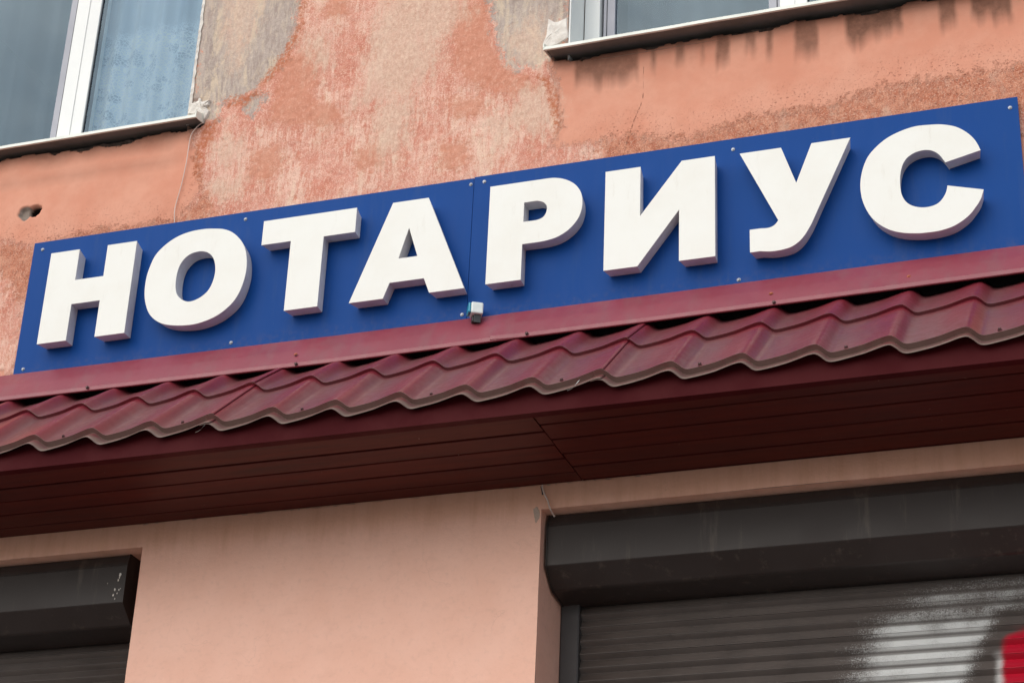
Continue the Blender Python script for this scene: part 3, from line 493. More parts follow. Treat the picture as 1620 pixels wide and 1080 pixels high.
# bulk of the building behind the facade skin
def sheet(name, pts, mat, parent): return mesh(name, pts, [tuple(range(len(pts)))], mat, parent)
sheet('side_wall', [(-9, 0, 0), (-9, 0, 9), (-9, 9, 9), (-9, 9, 0)], M_WEATHER, bld)
sheet('side_wall', [(9, 0, 0), (9, 9, 0), (9, 9, 9), (9, 0, 9)], M_WEATHER, bld)
sheet('roof', [(-9, 0, 9), (9, 0, 9), (9, 9, 9), (-9, 9, 9)], M_ASPH, bld)
sheet('back_wall', [(-9, 9, 0), (-9, 9, 9), (9, 9, 9), (9, 9, 0)], M_WEATHER, bld)
def reveal(x0, x1, z0, z1, d, mat, sides='LRT'):
    v = []; f = []
    def q(*p): n = len(v); v.extend(p); f.append((n, n+1, n+2, n+3))
    if 'L' in sides: q((x0, .001, z0), (x0, d, z0), (x0, d, z1), (x0, .001, z1))
    if 'R' in sides: q((x1, .001, z0), (x1, .001, z1), (x1, d, z1), (x1, d, z0))
    if 'T' in sides: q((x0, .001, z1), (x0, d, z1), (x1, d, z1), (x1, .001, z1))
    q((x0, .001, z0), (x1, .001, z0), (x1, d, z0), (x0, d, z0))
    return mesh('reveal', v, f, mat, bld)
reveal(LWL, LWR, LZ0-.03, WT, .3, M_REVEAL_UP); reveal(RWL, RWR, RZ0-.03, WT, .3, M_REVEAL_UP)
reveal(LOL, LOX, OPB, OPZ, .3, M_LOW); reveal(ROX, ROR, OPB, OPZ, .3, M_LOW)
# rooms behind the windows
def room(x0, x1, z0, z1, y0, y1):
    v, f = box_data(x0, x1, y0, y1, z0, z1); f = [f[k] for k in (0, 1, 3, 4, 5)]
    return mesh('room', v, f, M_ROOM, bld)
room(LWL-.3, LWR+.3, 4.6, 7.0, .3, 3.2); room(RWL-.3, RWR+.3, 4.6, 7.0, .3, 3.2)
room(LOL-.3, LOX+.3, .2, 4.2, .3, 2.5); room(ROX-.3, ROR+.3, .2, 4.2, .3, 2.5)
# white plastic lining on the left reveal of the right hand window
box('reveal_lining', (RWL+.001, RWL+.006, .004, .135, RZ0-.012, WT), M_PVC, bld)

def ragged_slab(name, poly, y0, th, mat, parent, seed=1):
    """irregular dab of filler: outline subdivided and roughened, domed a little"""
    r = random.Random(seed); P = []
    n = len(poly)
    for k in range(n):
        a = Vector(poly[k]); b = Vector(poly[(k+1) % n])
        for t in (0, .33, .66): P.append(a.lerp(b, t)+Vector((r.uniform(-.002, .002), r.uniform(-.002, .002))))
    c = sum(P, Vector((0, 0)))/len(P); v = []; m = len(P)
    for k, (s, yy) in enumerate(((1., 0), (.93, -th), (.6, -th*1.35), (.3, -th*1.2))):
        for p in P:
            q = c+(p-c)*s; v.append((q.x, y0+yy+r.uniform(-.3, .3)*th*(k > 0), q.y))
    v.append((c.x, y0-th*1.3, c.y)); f = []
    for k in range(3):
        for a in range(m): f.append((k*m+a, k*m+(a+1) % m, (k+1)*m+(a+1) % m, (k+1)*m+a))
    for a in range(m): f.append((3*m+a, 3*m+(a+1) % m, 4*m))
    return mesh(name, v, f, mat, parent)
def PX(p): return p
fp = ragged_slab('filler_patch', [[0.1696,5.3729],[0.1949,5.3536],[0.2293,5.3658],[0.2356,5.289],[0.1976,5.2682],[0.1612,5.2588],[0.1508,5.2655],[0.1634,5.3149]], .002, .005, M_PATCH, bld, 3); fp['label'] = 'white filler patch beside the right window sill'
fp = ragged_slab('filler_patch', [[-1.0552,5.2755],[-1.0303,5.2784],[-1.021,5.2963],[-1.0092,5.2746],[-0.9801,5.2791],[-0.9844,5.2579],[-0.9949,5.2501],[-0.9771,5.2347],[-0.9832,5.2091],[-0.9956,5.1992],[-1.0309,5.2272],[-1.0549,5.2363]], .002, .010, M_PATCH, bld, 5); fp['label'] = 'white foam filler at the end of the left sill'
M_CHIP = mottled('salmon_paint_flake', (.60, .25, .155), (.52, .20, .12), .85, 30, .002, 140)
fp = ragged_slab('paint_flake', [[-0.6041,5.5567],[-0.5972,5.5804],[-0.5741,5.5983],[-0.5228,5.6005],[-0.5223,5.5403],[-0.5611,5.5256],[-0.5934,5.537]], .004, .003, M_CHIP, bld, 9); fp['label'] = 'curled salmon paint flake high on the wall between the windows'
# ragged white plaster bead along the left window corner
r = random.Random(4); v = []; f = []; K = 70
for k in range(K+1):
    z = 5.195+(6.0-5.195)*k/K; w = .004+.004*r.random()+(.006 if r.random() < .08 else 0)
    v += [(LWR-.003, -.003-.003*r.random(), z), (LWR+w, -.002, z), (LWR-.004, .02, z)]
for k in range(K):
    a = 3*k; f += [(a, a+1, a+4, a+3), (a+2, a, a+3, a+5)]
o = mesh('plaster_bead', v, f, M_PATCH, bld)

# ---- windows (thing building > window > sub-parts)
def window(x0, x1, z0, z1, y, mull, panes, grey):
    w = empty('window', ((x0+x1)/2, y, z0)); w.parent = bld
    fw_ = .050; d = .06
    def bx(name, b, mat, bev=.002): return box(name, b, mat, w, bev)
    bx('frame', (x0, x0+fw_, y, y+d, z0, z1), M_PVC); bx('frame', (x1-fw_, x1, y, y+d, z0, z1), M_PVC)
    bx('frame', (x0+fw_+.0005, x1-fw_-.0005, y, y+d, z1-fw_, z1), M_PVC); bx('frame', (x0+fw_+.0005, x1-fw_-.0005, y, y+d, z0, z0+.03), M_PVC)
    for a, b in mull:
        bx('mullion', (a, b, y-.002, y+d, z0+.031, z1-fw_-.001), M_PVC)
        bx('mullion', ((a+b)/2-.014, (a+b)/2+.004, y-.005, y-.0021, z0+.031, z1-fw_-.001), M_PVC, .001)
    for (a, b), gk in zip(panes, grey):
        za, zb = z0+.031, z1-fw_-.001; s = .038 if gk else .003; mt = M_GREYSASH if gk else M_GASKET
        yy = y+.016 if gk else y+.004
        for bb in ((a+.001, a+s, yy, yy+.03, za, zb), (b-s, b-.001, yy, yy+.03, za, zb), (a+s+.0005, b-s-.0005, yy, yy+.03, zb-s, zb), (a+s+.0005, b-s-.0005, yy, yy+.03, za, za+s*.6)):
            bx('sash' if gk else 'gasket', bb, mt, .001)
        if gk:
            for q in (a+.012, b-.012): bx('gasket', (q-.0015, q+.0015, yy-.001, yy+.001, za, zb), M_GASKET, 0)
        gy = yy+.012 if gk else y+.008
        mesh('glass', [(a+s*.5, gy, za), (b-s*.5, gy, za), (b-s*.5, gy, zb), (a+s*.5, gy, zb)], [(0, 1, 2, 3)], M_GLASS, w)
    return w
window(LWL+.002, LWR-.002, LZ0+.018, WT-.002, .12, [(-1.631, -1.534)], [(LWL+.055, -1.631), (-1.534, LWR-.055)], [1, 0])
window(RWL+.008, RWR-.002, RZ0+.018, WT-.002, .135, [(.866, .95), (1.56, 1.64)], [(.2985, .866), (.95, 1.56), (1.64, RWR-.055)], [1, 0, 0])

# ---- sills: folded sheet metal
def sill(x0, x1, yf, zf, zr, up_ends):
    pt = [(.12, zr+.022), (.0, zr+.0045), (yf, zf+.011), (yf-.001, zf), (yf+.008, zf+.001)]
    bt = [(yf+.008, zf+.0025), (yf+.002, zf+.0030), (yf+.004, zf+.0085), (.0, zr), (.12, zr+.017)]
    s_ = empty('window_sill', ((x0+x1)/2, yf, zf)); s_.parent = bld
    n = 40; xx = np.linspace(x0, x1, n+1); r = np.random.default_rng(5); wob = np.cumsum(r.normal(0, .0004, n+1)); wob -= np.linspace(wob[0], wob[-1], n+1)
    v = []; f = []
    for k, x in enumerate(xx):
        for y, z in pt: v.append((x, y, z+wob[k]*(1 if y < 0 else 0)))
    m = len(pt)
    for k in range(n):
        for q in range(m-1): f.append((k*m+q, (k+1)*m+q, (k+1)*m+q+1, k*m+q+1))
    o = mesh('sheet_top', v, f, M_SILL, s_)
    v = []; f = []
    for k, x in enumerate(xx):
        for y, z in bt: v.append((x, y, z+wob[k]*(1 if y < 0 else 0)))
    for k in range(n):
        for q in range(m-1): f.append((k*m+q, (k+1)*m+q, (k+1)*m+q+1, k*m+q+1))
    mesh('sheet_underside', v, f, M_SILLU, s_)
    for xe, sg in up_ends:
        a, b = (xe, xe+.003) if sg > 0 else (xe-.003, xe)
        prof = [(yf-.001, zf-.001), (yf-.001, zf+.022), (.0, zr+.030), (.0, zr-.004)]
        vv = [(a, y, z) for y, z in prof]+[(b, y, z) for y, z in prof]
        mesh('end_cap', vv, [(0, 1, 2, 3), (7, 6, 5, 4), (0, 4, 5, 1), (1, 5, 6, 2), (2, 6, 7, 3), (3, 7, 4, 0)], M_SILL, s_)
    return s_
sill(LWL-.05, -1.0005, -.052, 5.186, 5.197, [(LWL-.053, 1), (-1.0, 1)])
sill(.184, RWR+.05, -.070, 5.207, 5.226, [(.1835, -1), (RWR+.053, -1)])
# crumbly mortar bed under each sill
for x0, x1, zt in ((LWL, -1.01, 5.186), (.2, RWR, 5.214)):
    r = random.Random(2); v = []; f = []; n = int((x1-x0)/.012)
    for k in range(n+1):
        x = x0+(x1-x0)*k/n
        v += [(x, .03, zt+.01), (x, .012+.012*r.random(), zt+.002), (x, .020+.014*r.random(), zt-.018*r.random()), (x, .045, zt-.04)]
    for k in range(n):
        for q in range(3): f.append((4*k+q, 4*k+4+q, 4*k+5+q, 4*k+1+q))
    mesh('mortar_bed', v, f, M_CEMENT, bld)

# ---------------------------------------------------------------- curtains
def curtain(x0, x1, y, z0, z1, amp, wl, mat, label):
    n = int((x1-x0)/.008); v = []; f = []; ph = 0; r = random.Random(int(x0*100)); zz = np.linspace(z0, z1, 9)
    for k in range(n+1):
        x = x0+(x1-x0)*k/n; ph += 2*math.pi*.008/wl*(.7+.6*r.random())
        for z in zz: v.append((x+.004*math.sin(z*3+k*.05), y+amp*math.sin(ph+.25*math.sin(z*2))*(.6+.4*(z1-z)/(z1-z0)), z))
    m = len(zz)
    for k in range(n):
        for q in range(m-1): f.append((k*m+q, k*m+m+q, k*m+m+q+1, k*m+q+1))
    o = mesh('curtain', v, f, mat, None, True); return tag(o, label, 'curtain')
curtain(-1.625, -1.02, .185, 5.1, 6.7, .014, .085, M_LACE, 'pale blue lace curtain behind the right pane of the left window')
curtain(-2.6, -1.80, .40, 5.1, 6.7, .02, .16, M_VOILE, 'faint greyish net curtain deep behind the dark left pane of the left window')
curtain(.30, 2.2, .42, 5.1, 6.7, .02, .14, M_VOILE, 'thin greyish net curtain behind the glass of the right window')

# ---------------------------------------------------------------- awning
aw = empty('awning', (0, 0, 3.805))
tag(aw, 'wine red awning with metal tile roof and boarded soffit under the blue sign', 'awning')
AX0, AX1 = -3.32, 3.34; PITCH = .1823; CREST = 1.2432
du = np.array([0, .03, .09, .14, .18, .23, .28, .38, .49, .64, .80, .90, .96, 1.]); dh = np.array([0, .06, .40, .80, .97, 1.0, .97, .88, .77, .58, .28, .09, .02, 0])
def wave(x):
    u = ((x-CREST)/PITCH) % 1.0; us = np.linspace(0, 1, 201); h = np.interp(us, du, dh)
    ker = np.hanning(13); ker /= ker.sum(); hs = np.convolve(np.concatenate([h[:-1], h[:-1], h]), ker, 'same')[200:401]
    return np.interp(u, us, hs)
AMP = .0255
nrm = Vector((0, -.636, .772))
T_, A_, B_, E_ = Vector((0, -.052, 4.2515)), Vector((0, -.264, 4.0925)), Vector((0, -.4735, 3.9000)), Vector((0, -.4955, 3.8640))
dn = (B_-A_).normalized()
def rows():
    R = []
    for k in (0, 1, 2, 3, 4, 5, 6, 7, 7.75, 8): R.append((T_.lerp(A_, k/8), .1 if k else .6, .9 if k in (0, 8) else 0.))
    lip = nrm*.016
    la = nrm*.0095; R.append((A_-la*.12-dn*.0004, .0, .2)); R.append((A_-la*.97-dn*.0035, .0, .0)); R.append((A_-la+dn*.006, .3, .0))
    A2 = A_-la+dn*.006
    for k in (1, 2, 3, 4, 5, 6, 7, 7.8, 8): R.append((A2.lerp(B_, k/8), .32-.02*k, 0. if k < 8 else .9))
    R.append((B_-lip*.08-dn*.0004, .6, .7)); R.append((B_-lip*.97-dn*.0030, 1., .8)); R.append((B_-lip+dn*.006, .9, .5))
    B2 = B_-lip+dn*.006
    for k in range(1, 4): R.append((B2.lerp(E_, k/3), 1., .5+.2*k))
    return R
ROWS = rows()
seams = [.5205-1.0938*k for k in (-2, -1, 0, 1, 2, 3)][::-1]
seams = [.5205+1.0938*k for k in (-3, -2, -1, 0, 1, 2)]
bounds = [AX0]+[s for s in seams if AX0 < s < AX1]+[AX1]
sheets = []
for b0, b1 in zip(bounds, bounds[1:]):
    xa, xb = (b0-.028 if b0 != AX0 else b0), b1
    xx = np.linspace(xa, xb, int((xb-xa)/.0065)); hv = wave(xx); v = []; f = []; ds = []; ed = []
    m = len(ROWS); wb = (vnoise(xx, xx*0, 3, 41, 2)-.5)*.006
    for k, x in enumerate(xx):
        under = -.0022 if (x < b0+.0 and b0 != AX0) else 0
        lift = .0018*max(0, 1-(xb-x)/.03) if b1 != AX1 else 0
        for rI, (p, d, e) in enumerate(ROWS):
            q = p-nrm*(AMP*hv[k])+nrm*(under+lift+wb[k]*.5)
            if rI >= m-1: q = q+dn*float(vnoise(np.array([x]), np.array([0.]), 25, 7, 2)[0]-.5)*.005
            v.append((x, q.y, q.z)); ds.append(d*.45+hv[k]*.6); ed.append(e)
    for k in range(len(xx)-1):
        for q in range(m-1): f.append((k*m+q, k*m+q+1, k*m+m+q+1, k*m+m+q))
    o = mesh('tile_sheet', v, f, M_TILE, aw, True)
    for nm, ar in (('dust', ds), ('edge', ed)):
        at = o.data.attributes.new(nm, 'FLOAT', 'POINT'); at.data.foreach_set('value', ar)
    o.data.set_sharp_from_angle(angle=math.radians(33))
    md = o.modifiers.new('thickness', 'SOLIDIFY'); md.thickness = .0016; md.offset = -1
    sheets.append((b0, b1, o))
def screw_mesh(name, r, hh, mat, ns=8):
    v = []; f = []
    for rad, h in ((r*1.35, 0), (r*1.35, hh*.25), (r, hh*.3), (r, hh*.85), (r*.7, hh)):
        for k in range(ns): t = 2*math.pi*k/ns; v.append((rad*math.cos(t), rad*math.sin(t), h))
    for a in range(4):
        for k in range(ns): f.append((a*ns+k, a*ns+(k+1) % ns, (a+1)*ns+(k+1) % ns, (a+1)*ns+k))
    f.append(tuple(4*ns+k for k in range(ns)))
    me = bpy.data.meshes.new(name); me.from_pydata(v, [], f); me.materials.append(mat); return me
ME_RS = screw_mesh('roof_screw', .0042, .0065, M_RSCREW, 6); ME_SS = screw_mesh('sign_screw', .0042, .004, M_SCREW, 10); ME_OS = screw_mesh('rust_screw', .0045, .003, M_ORUST, 7)
def put(me_, name, loc, normal, parent, label=None):
    o = bpy.data.objects.new(name, me_); link(o, parent); base = Vector((0, 0, 0)); p = parent
    while p is not None: base += p.location; p = p.parent
    o.location = Vector(loc)-base; o.rotation_euler = Vector(normal).to_track_quat('Z', 'Y').to_euler()
    if label: o['label'] = label
    return o
for x in [-1.0386+.362*k for k in range(-6, 12)]:
    if not AX0 < x < AX1: continue
    x += random.uniform(-.008, .008); sh = [s for s in sheets if s[0] <= x < s[1]][0][2]
    q = B_-dn*.014-nrm*(AMP*float(wave(np.array([x]))[0])+.0006)
    put(ME_RS, 'screw', (x, q.y, q.z), nrm, sh)
for x in (.13, .495, .86, 1.225):                                    # upper row, half hidden under the flashing
    sh = [s for s in sheets if s[0] <= x < s[1]][0][2]; q = T_+dn*.012-nrm*(AMP*float(wave(np.array([x]))[0])+.0006); put(ME_RS, 'screw', (x, q.y, q.z), nrm, sh)
# flashing in two lapped lengths, with a folded drip lip
def flashing(x0, x1, lap):
    n = int((x1-x0)/.04); v = []; f = []
    for k in range(n+1):
        x = x0+(x1-x0)*k/n
        zt = np.interp(x, [-1.6, -.43, .6, 1.54], [4.3485, 4.342, 4.3442, 4.3525]); zf = np.interp(x, [-1.5, -.39, .08, .63, 1.54], [4.2350, 4.2285, 4.2335, 4.2355, 4.2450])
        if lap and x < x0+.09: zf += .004*(1-(x-x0)/.09)
        zl = zf-.0155
        w = (float(vnoise(np.array([x]), np.array([0.]), 6, 51, 2)[0])-.5)*.003
        o_ = -.0014 if lap else 0
        prof = [(.0, zt+.002), (-.0245+o_, zt), (-.027+o_, zt-.004), (-.062+o_+w, (zt+zf)/2+.001), (-.0965+o_+w, zf+.0012), (-.0995+o_+w, zf-.001), (-.1015+o_+w, zl+.002), (-.100+o_+w, zl), (-.093+o_+w, zl+.001)]
        v += [(x, y, z) for y, z in prof]
    m = 9
    for k in range(n):
        for q in range(m-1): f.append((k*m+q, k*m+q+1, k*m+m+q+1, k*m+m+q))
    o = mesh('flashing', v, f, M_FLASH, aw, False); md = o.modifiers.new('t', 'SOLIDIFY'); md.thickness = .0012; md.offset = -1
    return o
fl1 = flashing(AX0, .14, False); fl2 = flashing(.068, AX1, True)
for x, z, me_, yy in ((-1.219, 4.228, ME_RS, -.1012), (-.530, 4.2215, ME_RS, -.1012), (.178, 4.2275, ME_RS, -.1025), (.881, 4.2305, ME_RS, -.1025), (-1.9, 4.228, ME_RS, -.1012), (1.6, 4.236, ME_RS, -.1025)):
    put(me_, 'screw', (x, yy, z), (0, -1, .1), fl1 if x < .1 else fl2)
for x in (-.546, .868, 1.2406): put(ME_OS, 'screw', (x, -.0785, 4.266+(x > 0)*.006), (0, -.8, .6), fl1 if x < .1 else fl2)
# timber behind the flashing, its near-black colour painting the gap's shade; roof structure
box('batten', (AX0+.02, AX1-.02, -.028, -.009, 4.13, 4.30), M_TIMBER, aw)
box('batten', (AX0+.02, AX1-.02, -.40, -.36, 3.865, 3.915), M_TIMBER, aw)
prism_x('underlay', [(-.03, 4.19), (-.455, 3.83), (-.455, 3.822), (-.03, 4.18)], AX0+.02, AX1-.02, M_TIMBER, aw)
# fascia
FY = -.4626
def fascia(x0, x1):
    n = int((x1-x0)/.012); xx = np.linspace(x0, x1, n+1); hv = wave(xx); v = []; f = []
    for k, x in enumerate(xx):
        zt = 3.8835-AMP*hv[k]/.772-.0015
        v += [(x, y, z) for y, z in ((FY, 3.8035), (FY, zt), (FY+.003, zt-.002), (FY+.003, 3.8075), (FY+.028, 3.8075), (FY+.028, 3.8035))]
    for k in range(n):
        for q in range(6): f.append((k*6+q, k*6+(q+1) % 6, k*6+6+(q+1) % 6, k*6+6+q))
    return mesh('fascia', v, f, M_FASCIA, aw)
fascia(AX0, -1.9); fascia(-1.9+.0008, AX1)
# soffit boards, left and right field, tongue and groove
def board(x0, x1, ya, yb, dz):
    z = 3.8085+dz; t = .012; c = .0022
    prof = [(ya+.0005, z+t), (ya+.0005, z+.0095), (ya+.0066, z+.009), (ya+.0066, z+.0015), (ya+.0078, z), (yb-.0025, z), (yb-.001, z+.0015), (yb-.001, z+t)]
    o = prism_x('soffit_board', prof, x0, x1, M_BOARD, aw); return o
jl = [FY+.029, -.4347+.045, -.3374, -.2513, -.1611, -.0695, -.001]
jl = [FY+.029, -.3374, -.2513, -.1611, -.0695, -.001]
jr = [FY+.029, -.3764, -.2817, -.1883, -.1016, -.011, -.001]
rb = random.Random(9)
for a, b in zip(jl, jl[1:]):
    board(AX0+.01, -1.9+rb.uniform(-.002, .002), a, b, rb.uniform(-.0006, .0006)); board(-1.897, .3208+rb.uniform(-.0016, .0006), a, b, rb.uniform(-.0008, .0008))
for a, b in zip(jr, jr[1:]):
    board(.3222+rb.uniform(0, .0018), AX1-.01, a, b, rb.uniform(-.0006, .0006)+.0008)
for xe in (AX0, AX1):
    a, b = (xe-.004, xe) if xe < 0 else (xe, xe+.004)
    pr = [(-.002, 3.8035), (FY, 3.8035), (FY-.015, 3.87), (-.06, 4.24), (-.002, 4.28)]
    prism_x('end_board', pr, a, b, M_FASCIA, aw)
# torn film curls below the sheet edge
for x, dx in ((-.585, -.03), (.46, -.03)):
    v = []; f = []
    for k in range(7):
        t = k/6; px_ = x+dx*t; y = -.490+.004*t; z = 3.864-.020*t-.006*math.sin(t*3)
        v += [(px_, y, z), (px_+.006*(1-t*.8), y-.002, z+.004*(1-t))]
    for k in range(6): f.append((2*k, 2*k+1, 2*k+3, 2*k+2))
    mesh('film_curl', v, f, M_SENSOR, aw)
# paint crumbs where soffit meets the wall
v = []; f = []; r = random.Random(8)
for k in range(60):
    x = r.choice([r.uniform(-1.05, .35), r.uniform(-.75, -.2), r.uniform(.1, .55)]); w = r.uniform(.003, .011); h = r.uniform(.001, .004); n = len(v)
    v += [(x-w, -.003, 3.8075), (x+w, -.003, 3.8075), (x+w*.6, -.006, 3.8075-h), (x-w*.7, -.005, 3.8075-h*.8), (x, -.001, 3.8085)]
    f += [(n, n+1, n+2, n+3), (n, n+3, n+4), (n+1, n+4, n+2), (n+4, n+3, n+2)]
o = mesh('plaster_crumbs', v, f, M_REVEAL_UP, bld); o['kind'] = 'stuff'

# ---------------------------------------------------------------- sign
sg = empty('sign', (0, -.002, 4.36))
tag(sg, 'long blue sign board with raised white letters НОТАРИУС above the awning', 'sign')
SX0, SXM, SX1 = -1.546, -.0385, 1.5545; SB, ST = 4.318, 4.8187
for a, b, o_, tz in ((SX0, SXM-.0008, 0, 0), (SXM+.0008, SX1, -.0012, .0022)):
    o = box('sign_panel', (a, b, -.022+o_, -.016+o_, SB, ST+tz), M_BLUE, sg, .0006)
# timber / steel carriers that hold the panel off the wall
for z in (4.38, 4.76): box('carrier_rail', (SX0+.03, SX1-.03, -.0155, .006, z-.015, z+.015), M_TIMBER, sg)
NAMES = {'Н': 'leftmost white block letter Н', 'О': 'round white block letter О between Н and Т', 'Т': 'white block letter Т', 'А': 'white block letter А with triangular hole', 'Р': 'white block letter Р right of the panel joint', 'И': 'white block letter И with slanted bar', 'У': 'white block letter У with curved tail', 'С': 'rightmost open round white block letter С'}
def offset_loop(P, d):
    n = len(P); out_ = []
    area = sum(P[k][0]*P[(k+1) % n][1]-P[(k+1) % n][0]*P[k][1] for k in range(n)); sgn = 1 if area > 0 else -1
    for k in range(n):
        a, b, c = Vector(P[k-1]), Vector(P[k]), Vector(P[(k+1) % n])
        e1 = (b-a).normalized(); e2 = (c-b).normalized(); n1 = Vector((-e1.y, e1.x))*sgn; n2 = Vector((-e2.y, e2.x))*sgn
        bi = (n1+n2); L_ = bi.length
        bi = bi/L_ if L_ > 1e-6 else n1
        k_ = 1/max(.45, bi.dot(n1)); out_.append(tuple(b+bi*d*k_))
    return out_
YF, YB = -.072, -.0235
def letter(ch, loops):
    o = None; le = empty('letter', (np.mean([p[0] for p in loops[0]]), YB, min(p[1] for p in loops[0]))); le.location = le.location-sg.location; le.parent = sg
    le['label'] = NAMES[ch]
    # face plate
    fl = [[Vector((x, z, 0)) for x, z in lp] for lp in loops]
    flat = [(x, z) for lp in loops for x, z in lp]
    tris = tessellate_polygon(fl); n = len(flat); tf = .003
    v = [(x, YF, z) for x, z in flat]+[(x, YF+tf, z) for x, z in flat]
    f = []
    for t in tris:
        a, b, c = (Vector(flat[k]) for k in t)
        if (b-a).cross(c-a) < 0: t = (t[0], t[2], t[1])
        f.append(tuple(t)); f.append((t[2]+n, t[1]+n, t[0]+n))
    s0 = 0
    for lp in loops:
        m = len(lp); area = sum(lp[k][0]*lp[(k+1) % m][1]-lp[(k+1) % m][0]*lp[k][1] for k in range(m))
        for k in range(m):
            a, b = s0+k, s0+(k+1) % m; f.append((a, a+n, b+n, b) if area > 0 else (b, b+n, a+n, a))
        s0 += m
    mesh('face', v, f, M_LET, le)
    # tapered returns: hollow strip round each loop
    v = []; f = []; s0 = 0
    for li, lp in enumerate(loops):
        m = len(lp); sgn = 1 if li == 0 else -1
        front = offset_loop(lp, .0012*sgn); back = offset_loop(lp, (.0065 if li == 0 else .003)*sgn)
        v += [(x, YF+tf+.0002, z) for x, z in front]+[(x, YB, z) for x, z in back]
        for k in range(m):
            a, b = s0+k, s0+(k+1) % m; f.append((a, a+m, b+m, b))
        s0 += 2*m
    rr = mesh('return_strip', v, f, M_LETSIDE, le)
    md = rr.modifiers.new('t', 'SOLIDIFY'); md.thickness = .002; md.offset = 0
    return le
for ch, loops in LETTERS.items(): letter(ch, loops)
for x, z in [(-1.5125, 4.7903), (-1.5124, 4.3633), (-.7928, 4.7921), (-.7945, 4.3639), (-.0484, 4.7978), (-.0053, 4.7997), (-.0528, 4.36), (.7537, 4.7847), (.7662, 4.358), (1.5326, 4.7882)]:
    put(ME_SS, 'screw', (x, -.022-(x > SXM)*.0012, z), (0, -1, 0), sg)

# ---------------------------------------------------------------- light sensor on the flashing
se = empty('light_sensor', (.0, -.055, 4.318)); se.rotation_euler = (0, 0, math.radians(30))
tag(se, 'small white and teal box sensor standing on the red flashing below the letters А and Р', 'sensor')
def lbox(name, b, mat, parent, bev=0):
    o = mesh(name, *box_data(*b), mat); o.parent = parent; o.location = (0, 0, 0)
    if bev: bevel(o, bev, 2)
    return o
lbox('shell', (-.014, .021, -.020, .020, .014, .050), M_SENSOR, se, .004)
lbox('lens', (-.022, -.0145, -.017, .017, .016, .048), M_TEAL, se, .003)
lbox('bracket', (-.004, .016, -.012, -.009, -.012, .0135), M_BLACK, se, .001)
lbox('mount', (-.008, .014, -.004, .014, -.006, .0135), M_BLACK, se, .002)
# ---------------------------------------------------------------- cables
c1 = tube('cable', [(-.992, .004, 5.196), (-1.0034, -.008, 5.188), (-1.0265, -.010, 5.1598), (-1.0321, -.012, 5.1319), (-1.0336, -.012, 5.0891), (-1.0362, -.010, 5.0372), (-1.0447, -.008, 4.9608), (-1.057, -.007, 4.8812), (-1.0521, -.006, 4.8249), (-1.052, -.010, 4.812)], .0015, M_CABLE)
tag(c1, 'thin pale cable hanging from the left window sill down to the blue sign', 'cable')
c2 = tube('cable', [(.2065, -.006, 3.8065), (.2073, -.008, 3.7979), (.2153, -.010, 3.7765), (.2251, -.010, 3.7569), (.2313, -.008, 3.7352), (.235, .02, 3.722)], .0024, M_CABLE)
tag(c2, 'short pale cable entering the top corner of the right shutter box', 'cable')
fp = ragged_slab('filler_patch', [(.180, 3.742), (.190, 3.748), (.199, 3.736), (.198, 3.712), (.190, 3.700), (.184, 3.716)], .0015, .0015, M_REVEAL_UP, bld, 11)
ho = ragged_slab('cable_hole', [(.1975, 3.806), (.2035, 3.806), (.2075, 3.781), (.204, 3.779)], .0005, .001, M_BLACK, bld, 6)

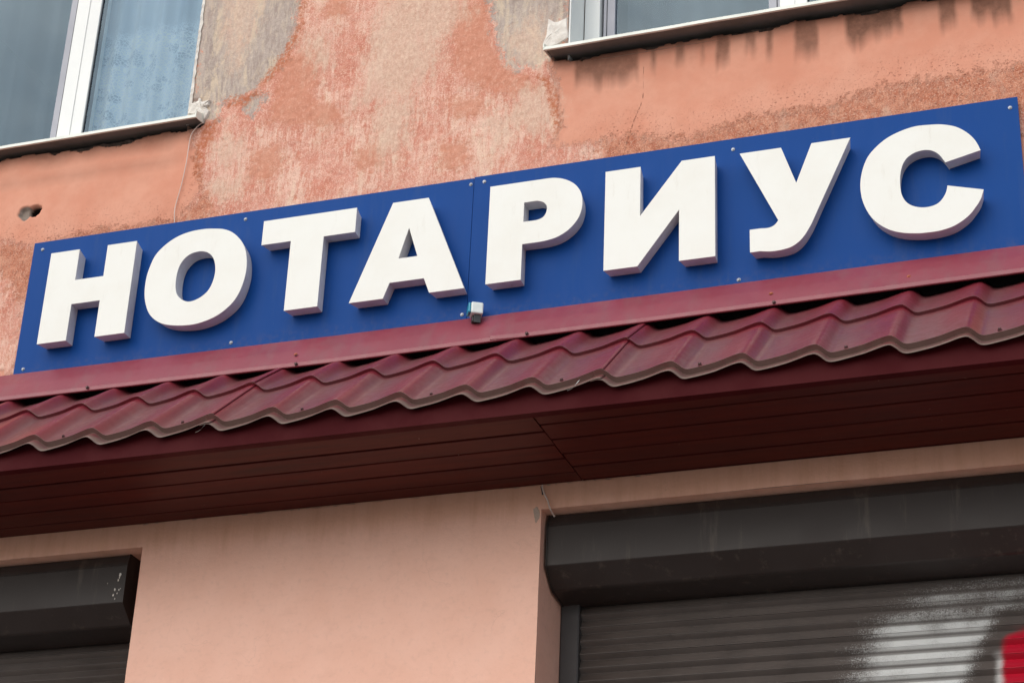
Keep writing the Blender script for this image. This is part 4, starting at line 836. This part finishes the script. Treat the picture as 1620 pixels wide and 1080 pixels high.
# ---------------------------------------------------------------- roller shutters
def slat_mesh(x0, x1, h):
    prof = [(-.0020, h), (-.0012, h-.0012), (.0100, h-.0095), (.0116, h-.0108), (.0104, h-.0125), (.0040, h-.0200), (.0012, h-.0270), (-.0006, h-.0335), (-.0030, h-.0352), (-.0036, h-.0374), (.0140, h-.0378), (.0140, h)]
    n = len(prof); v = [(x0, y, z) for y, z in prof]+[(x1, y, z) for y, z in prof]
    f = [(i_, i_+n, (i_+1) % n+n, (i_+1) % n) for i_ in range(n)]+[tuple(range(n)), tuple(range(2*n-1, n-1, -1))]
    me_ = bpy.data.meshes.new('slat'); me_.from_pydata(v, [], f); me_.materials.append(M_SLAT)
    sm = [4 <= k <= 6 for k in range(n)]+[False, False]; me_.polygons.foreach_set('use_smooth', sm); return me_
def shutter(x0, x1, bx0, bx1, label, rails, flakes=False):
    sh = empty('roller_shutter', ((x0+x1)/2, .2, OPB)); tag(sh, label, 'roller shutter', 'roller shutters below the awning')
    prof = [(.075, 3.7345), (.046, 3.7345), (.036, 3.711), (.034, 3.700), (.034, 3.587), (.0355, 3.5845), (.092, 3.538), (.100, 3.5345), (.19, 3.526), (.23, 3.526), (.23, 3.7345)]
    prism_x('shutter_box', prof, bx0+.004, bx1-.004, M_BOX, sh)
    pf = [(.075, 3.7375), (.0445, 3.7372), (.0335, 3.712), (.0312, 3.700), (.0312, 3.586), (.033, 3.582), (.091, 3.5352), (.099, 3.5315), (.19, 3.5235), (.232, 3.5235), (.232, 3.7375)]
    for a, b in ((bx0, bx0+.0038), (bx1-.0038, bx1)): prism_x('end_cap', pf, a, b, M_BOX, sh)
    prism_x('box_rib', [(.0318, 3.7005), (.0338, 3.7015), (.0338, 3.6985)], bx0+.0045, bx1-.0045, M_BOX, sh)
    for a, b in rails:
        pr = [(a, .1926), (a+.004, .1900), (b-.004, .1900), (b, .1926), (b, .236), (a, .236)]
        v = [(x, y, OPB) for x, y in pr]+[(x, y, 3.5285) for x, y in pr]; n = 6
        f = [(k, (k+1) % n, (k+1) % n+n, k+n) for k in range(n)]+[tuple(range(n-1, -1, -1)), tuple(range(n, 2*n))]
        mesh('guide_rail', v, f, M_RAIL, sh)
    h = .0382; me_ = slat_mesh(x0, x1, h); z = 3.4995
    k = 0
    while z-h > OPB-.02:
        o = bpy.data.objects.new('slat', me_); link(o, sh); o.location = Vector((0, .2045+random.uniform(-.0006, .0006), z+.0))-Vector(sh.location); z -= h; k += 1
    mesh('backing', [(x0, .23, OPB), (x1, .23, OPB), (x1, .23, 3.55), (x0, .23, 3.55)], [(0, 1, 2, 3)], M_BLACK, sh)
    return sh
shutter(ROX+.055, ROR-.055, ROX+.006, ROR-.006, 'brown roller shutter with white and red spray paint, below the awning right of the pillar', [(ROX+.0015, ROX+.0545), (ROR-.0545, ROR-.0015)])
sl = shutter(LOL+.08, LOX-.055, LOL+.02, -1.0815, 'unpainted brown roller shutter under chipped box, left of the pillar', [(LOL+.02, LOL+.079), (LOX-.0545, LOX-.0015)])
r = random.Random(12)
for x, z, w in ((-1.103, 3.672, .007), (-1.107, 3.655, .004), (-1.114, 3.627, .0045), (-1.1, 3.625, .003), (-1.117, 3.610, .004), (-1.105, 3.614, .003), (-1.11, 3.598, .003), (-1.096, 3.628, .002), (-1.104, 3.662, .003), (-1.141, 3.648, .002)):
    P = [(x+w*.8*math.cos(t)*r.uniform(.5, 1.2), z+w*math.sin(t)*r.uniform(.6, 1.4)) for t in (0, 1.2, 2.4, 3.6, 4.8)]
    n = 5; v = [(a, .0338, b) for a, b in P]+[(a, .0330, b) for a, b in P]
    f = [tuple(range(n, 2*n))]+[(k, (k+1) % n, (k+1) % n+n, k+n) for k in range(n)]
    mesh('paint_chip', v, f, M_PATCH, sl)
